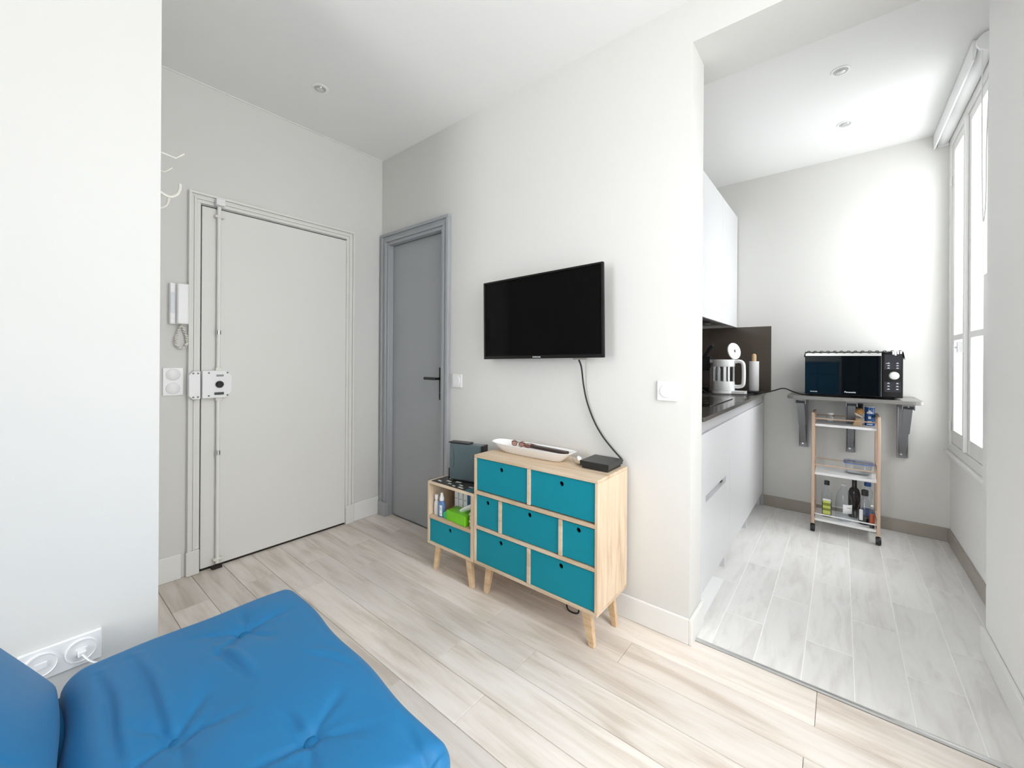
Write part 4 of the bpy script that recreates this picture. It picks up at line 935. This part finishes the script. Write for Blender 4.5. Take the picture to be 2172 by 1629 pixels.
# goods on the trolley
s1, s2, s3 = .7312, .4012, .0882
def bottle(name, label, x, y, z, prof, m, cap, capm, group, n=24, sx=1, sy=1, pw=2.0):
    o = thing(name, label, 'bottle', (x, y, z), group)
    MB().lathe(prof, (x, y, z + .0002), n, sx=sx, sy=sy, pw=pw).build('body', m, o, smooth=True)
    r, a, c = cap
    MB().lathe([(0, a), (r, a), (r, c - .002), (r - .002, c), (0, c)], (x, y, z + .0002), 18).build('cap', capm, o, smooth=True); return o
G = 'bottles on the lower trolley shelf'
o = bottle('oil_bottle', 'square oil bottle with lime green label and black cap', 2.615, 1.80, s3, [(0, 0), (.026, 0), (.028, .004), (.028, .150), (.024, .163), (.012, .180), (.0105, .215)], Mbottle, (.015, .215, .243), Mblack, G, pw=6)
MB().lathe([(0, .003), (.0255, .003), (.0262, .092), (0, .093)], (2.615, 1.80, s3), 24, pw=6).build('oil', Moil, o, smooth=True)
for k, (a, c, m_) in enumerate(((.020, .045, Mlime), (.046, .060, Molive), (.061, .078, Mlime), (.079, .096, Molive), (.097, .112, Mlime), (.1125, .124, Mpaper))): MB().box(2.594, 2.636, 1.7703, 1.7713, s3 + a, s3 + c).build('label_band', m_, o)
o = bottle('water_bottle', 'large clear plastic bottle with white label in the middle of the lower shelf', 2.705, 1.775, s3, [(0, .003), (.030, 0), (.043, .006), (.045, .03), (.043, .045), (.045, .06), (.044, .12), (.040, .16), (.028, .195), (.015, .215), (.0135, .232)], Mbottle, (.0155, .232, .246), mat('grey_cap', (.62, .64, .62), .4), G)
b = MB()
nn = 10; ra = .0463
pts = [(2.705 + ra * math.cos(R(-95 + 75 * k / nn)), 1.775 + ra * math.sin(R(-95 + 75 * k / nn))) for k in range(nn + 1)]
for (p, q) in zip(pts, pts[1:]): b.bm.faces.new([b.bm.verts.new((p[0], p[1], s3 + .06)), b.bm.verts.new((q[0], q[1], s3 + .06)), b.bm.verts.new((q[0], q[1], s3 + .118)), b.bm.verts.new((p[0], p[1], s3 + .118))])
bmesh.ops.remove_doubles(b.bm, verts=b.bm.verts, dist=1e-5); lo_ = b.build('label', Mpaper, o, smooth=True); mm = lo_.modifiers.new('thickness', 'SOLIDIFY'); mm.thickness = .0006
MB().box(2.722, 2.742, 1.7303, 1.7309, s3 + .098, s3 + .101).build('label_line', Mscrew, lo_)
bottle('dark_wine_bottle', 'dark glass bottle with pale cap standing behind the clear bottle', 2.762, 1.90, s3, [(0, 0), (.030, 0), (.033, .004), (.033, .165), (.026, .19), (.014, .205), (.0135, .255)], Mdarkliq, (.0145, .255, .272), mat('cream_cap', (.70, .64, .52), .5), G)
o = bottle('blue_cap_bottle', 'clear waisted bottle with dark blue cap at the back of the lower shelf', 2.830, 1.89, s3, [(0, .002), (.026, 0), (.031, .006), (.031, .08), (.022, .10), (.019, .135), (.026, .16), (.028, .19), (.016, .215), (.0125, .228)], Mbottle, (.0185, .228, .252), Mbluecap, G)
MB().lathe([(.0312, .02), (.0318, .02), (.0318, .07), (.0312, .07)], (2.830, 1.89, s3), 24, ann=True).build('blue_label', mat('blue_film', (.05, .10, .28), .4), o, smooth=True)
o = bottle('black_cap_bottle', 'round clear bottle of dark liquid with tall black cap at the front right', 2.813, 1.792, s3, [(0, 0), (.034, 0), (.036, .004), (.036, .095), (.030, .125), (.016, .160), (.015, .185)], Mbottle, (.0185, .186, .222), Mblack, G)
MB().lathe([(0, .002), (.0335, .002), (.0345, .045), (0, .046)], (2.813, 1.792, s3), 24).build('liquid', Mdarkliq, o, smooth=True)
MB().box(2.784, 2.802, 1.7545, 1.7552, s3 + .03, s3 + .10).build('label', Mpaper, o)
o = bottle('amber_bottle', 'small bottle with orange-red drink beside the right trolley post', 2.846, 1.7330, s3, [(0, 0), (.0125, 0), (.0140, .003), (.0140, .098), (.010, .125), (.006, .135)], Mbottle, (.007, .1352, .145), Mplast, G)
MB().lathe([(0, .002), (.0128, .002), (.0128, .020), (0, .0205)], (2.846, 1.7330, s3), 18).build('syrup', Mdarkliq, o, smooth=True)
MB().lathe([(0, .021), (.0128, .021), (.0128, .086), (0, .087)], (2.846, 1.7330, s3), 18).build('drink', Mamber, o, smooth=True)
t = thing('small_tumbler', 'small clear tumbler between the dark and blue-capped bottles', 'glass', (2.795, 1.83, s3), 'glassware on the trolley')
MB().lathe([(0, 0), (.015, 0), (.019, .06), (.0175, .06), (.014, .006), (0, .006)], (2.765, 1.835, s3 + .0002), 20).build('glass', Mjar, t, smooth=True)

t = thing('food_container', 'clear glass food container with blue-sealed lid on the middle shelf', 'container', (2.795, 1.83, s2))
b = MB(); b.lathe([(0, .0004), (.045, .0004), (.062, .008), (.072, .070), (.069, .070), (.059, .011), (.043, .004), (0, .004)], (2.780, 1.835, s2), 40, sx=1.0, sy=.72, pw=5); b.build('bowl', Mjar, t, smooth=True)
MB().lathe([(0, .0045), (.042, .0045), (.058, .012), (0, .0125)], (2.780, 1.835, s2), 32, sx=1, sy=.72, pw=5).build('contents', mat('pale_food', (.70, .70, .68), .6), t, smooth=True)
MB().lathe([(.066, .0705), (.078, .0705), (.078, .076), (.066, .076)], (2.780, 1.835, s2), 40, sx=1, sy=.72, pw=5, ann=True).build('seal', Mlidblue, t, smooth=True)
MB().lathe([(0, .0762), (.077, .0762), (.077, .083), (.072, .086), (0, .086)], (2.780, 1.835, s2), 40, sx=1, sy=.72, pw=5).build('lid', clear('lid_plastic', (.86, .89, .94), .14), t, smooth=True)
t = thing('spice_jar', 'small white jar at the right front of the middle shelf', 'jar', (2.852, 1.735, s2))
MB().lathe([(0, .0003), (.011, .0003), (.012, .003), (.012, .034), (.010, .037), (0, .037)], (2.852, 1.733, s2), 18).build('body', Mplast, t, smooth=True)
MB().lathe([(0, .0372), (.0125, .0372), (.0125, .046), (0, .047)], (2.852, 1.733, s2), 18).build('lid', mat('pale_grey_lid', (.6, .6, .6), .4), t, smooth=True)

t = thing('glass_jar', 'small clear glass jar on the left of the top shelf', 'jar', (2.632, 1.80, s1), 'glassware on the trolley')
MB().lathe([(0, .0003), (.020, .0003), (.023, .005), (.023, .046), (.018, .053), (.018, .060), (.0165, .060), (.0165, .052), (.0215, .045), (.0215, .006), (0, .004)], (2.632, 1.80, s1), 24).build('body', Mjar, t, smooth=True)
MB().lathe([(0, .0605), (.0185, .0605), (.0185, .070), (.017, .072), (0, .072)], (2.632, 1.80, s1), 24).build('lid', Mplast, t, smooth=True)
t = thing('scrubbing_brush', 'wooden dish brush with tan bristles leaning on the top shelf', 'brush', (2.785, 1.80, s1))
b = MB(); b.prism([(-.028, .0), (.020, .0), (.024, .030), (.008, .048), (-.010, .040)], 1.785, 1.812, 'y', Matrix.Translation((2.775, 0, s1 + .0005))); b.build('wooden_block', Mtan2, t, .004)
b = MB(); b.box(-.032, .032, -.020, .020, 0, .010, Matrix.Translation((2.772, 1.80, s1 + .068)) @ Matrix.Rotation(R(32), 4, 'Y')); b.build('brush_plate', mat('pale_wood_plate', (.72, .66, .55), .5), t, .003)
b = MB(); b.ball((2.781, 1.80, s1 + .092), .027, sx=1.05, sy=.8, sz=.8, n=18)
for v in b.bm.verts: v.co += Vector((math.sin(v.co.z * 900), math.cos(v.co.x * 800), math.sin(v.co.y * 700))) * .0022
b.build('bristles', Mtan, t)
t = thing('salt_can', 'blue cylindrical canister with white print on the top shelf', 'can', (2.838, 1.85, s1))
MB().lathe([(0, .0003), (.0255, .0003), (.026, .002), (.026, .120), (.0255, .122), (0, .122)], (2.836, 1.85, s1), 28).build('body', Mbluecan, t, smooth=True)
MB().lathe([(0, .1222), (.0262, .1222), (.0262, .126), (.024, .128), (0, .128)], (2.836, 1.85, s1), 28).build('lid', Mplast, t, smooth=True)
def onr(a, rr, c, z0, z1, w_):
    q = MB(); k = 5
    P = [(c[0] + rr * math.cos(R(a - w_ / 2 + w_ * i / k)), c[1] + rr * math.sin(R(a - w_ / 2 + w_ * i / k))) for i in range(k + 1)]
    lo = [q.bm.verts.new((p[0], p[1], z0)) for p in P]; hi = [q.bm.verts.new((p[0], p[1], z1)) for p in P]
    for i in range(k): q.bm.faces.new([lo[i], lo[i + 1], hi[i + 1], hi[i]])
    return q
for z0, z1, w_ in ((.080, .088, 70), (.0885, .0945, 46), (.095, .102, 22), (.045, .062, 30), (.018, .022, 60), (.006, .011, 66), (.028, .031, 44)): 
    q = onr(-92, .0264, (2.836, 1.85), s1 + z0, s1 + z1, w_).build('print_mark', Mprintblue, t, smooth=True)

# ------------------------------------------------------------------ furniture added behind the camera for the microwave door to mirror
t = thing('added_blue_sideboard', 'added deep blue sideboard behind the camera, put in for the microwave door to mirror', 'sideboard', (2.39, -3.2, 0))
box('body', Mblueunit, t, 2.13, 2.66, -3.6, -3.15, .06, 1.12, .004)
box('top_panel', Mblueunit, t, 2.12, 2.67, -3.61, -3.13, 1.1205, 1.145, .003)
for x0, x1 in ((2.14, 2.39), (2.40, 2.65)): box('door', Mblueunit, t, x0, x1, -3.1495, -3.13, .10, .93, .003); box('drawer', Mblueunit, t, x0, x1, -3.1495, -3.13, .95, 1.11, .003)
box('plinth', Mblack, t, 2.15, 2.64, -3.58, -3.18, .0008, .0595)
t = thing('added_black_wardrobe', 'added tall black wardrobe behind the camera, darkening the microwave door reflection', 'wardrobe', (2.9, -3.4, 0))  # added so part of the microwave door reflects black
box('body', Mblack, t, 2.69, 3.12, -3.7, -3.17, .04, 2.05, .004)
for x0, x1 in ((2.695, 2.90), (2.91, 3.115)): box('door', Mblack, t, x0, x1, -3.1695, -3.15, .06, 2.03, .003)
box('plinth', Mblack, t, 2.71, 3.10, -3.68, -3.2, .0008, .0395)
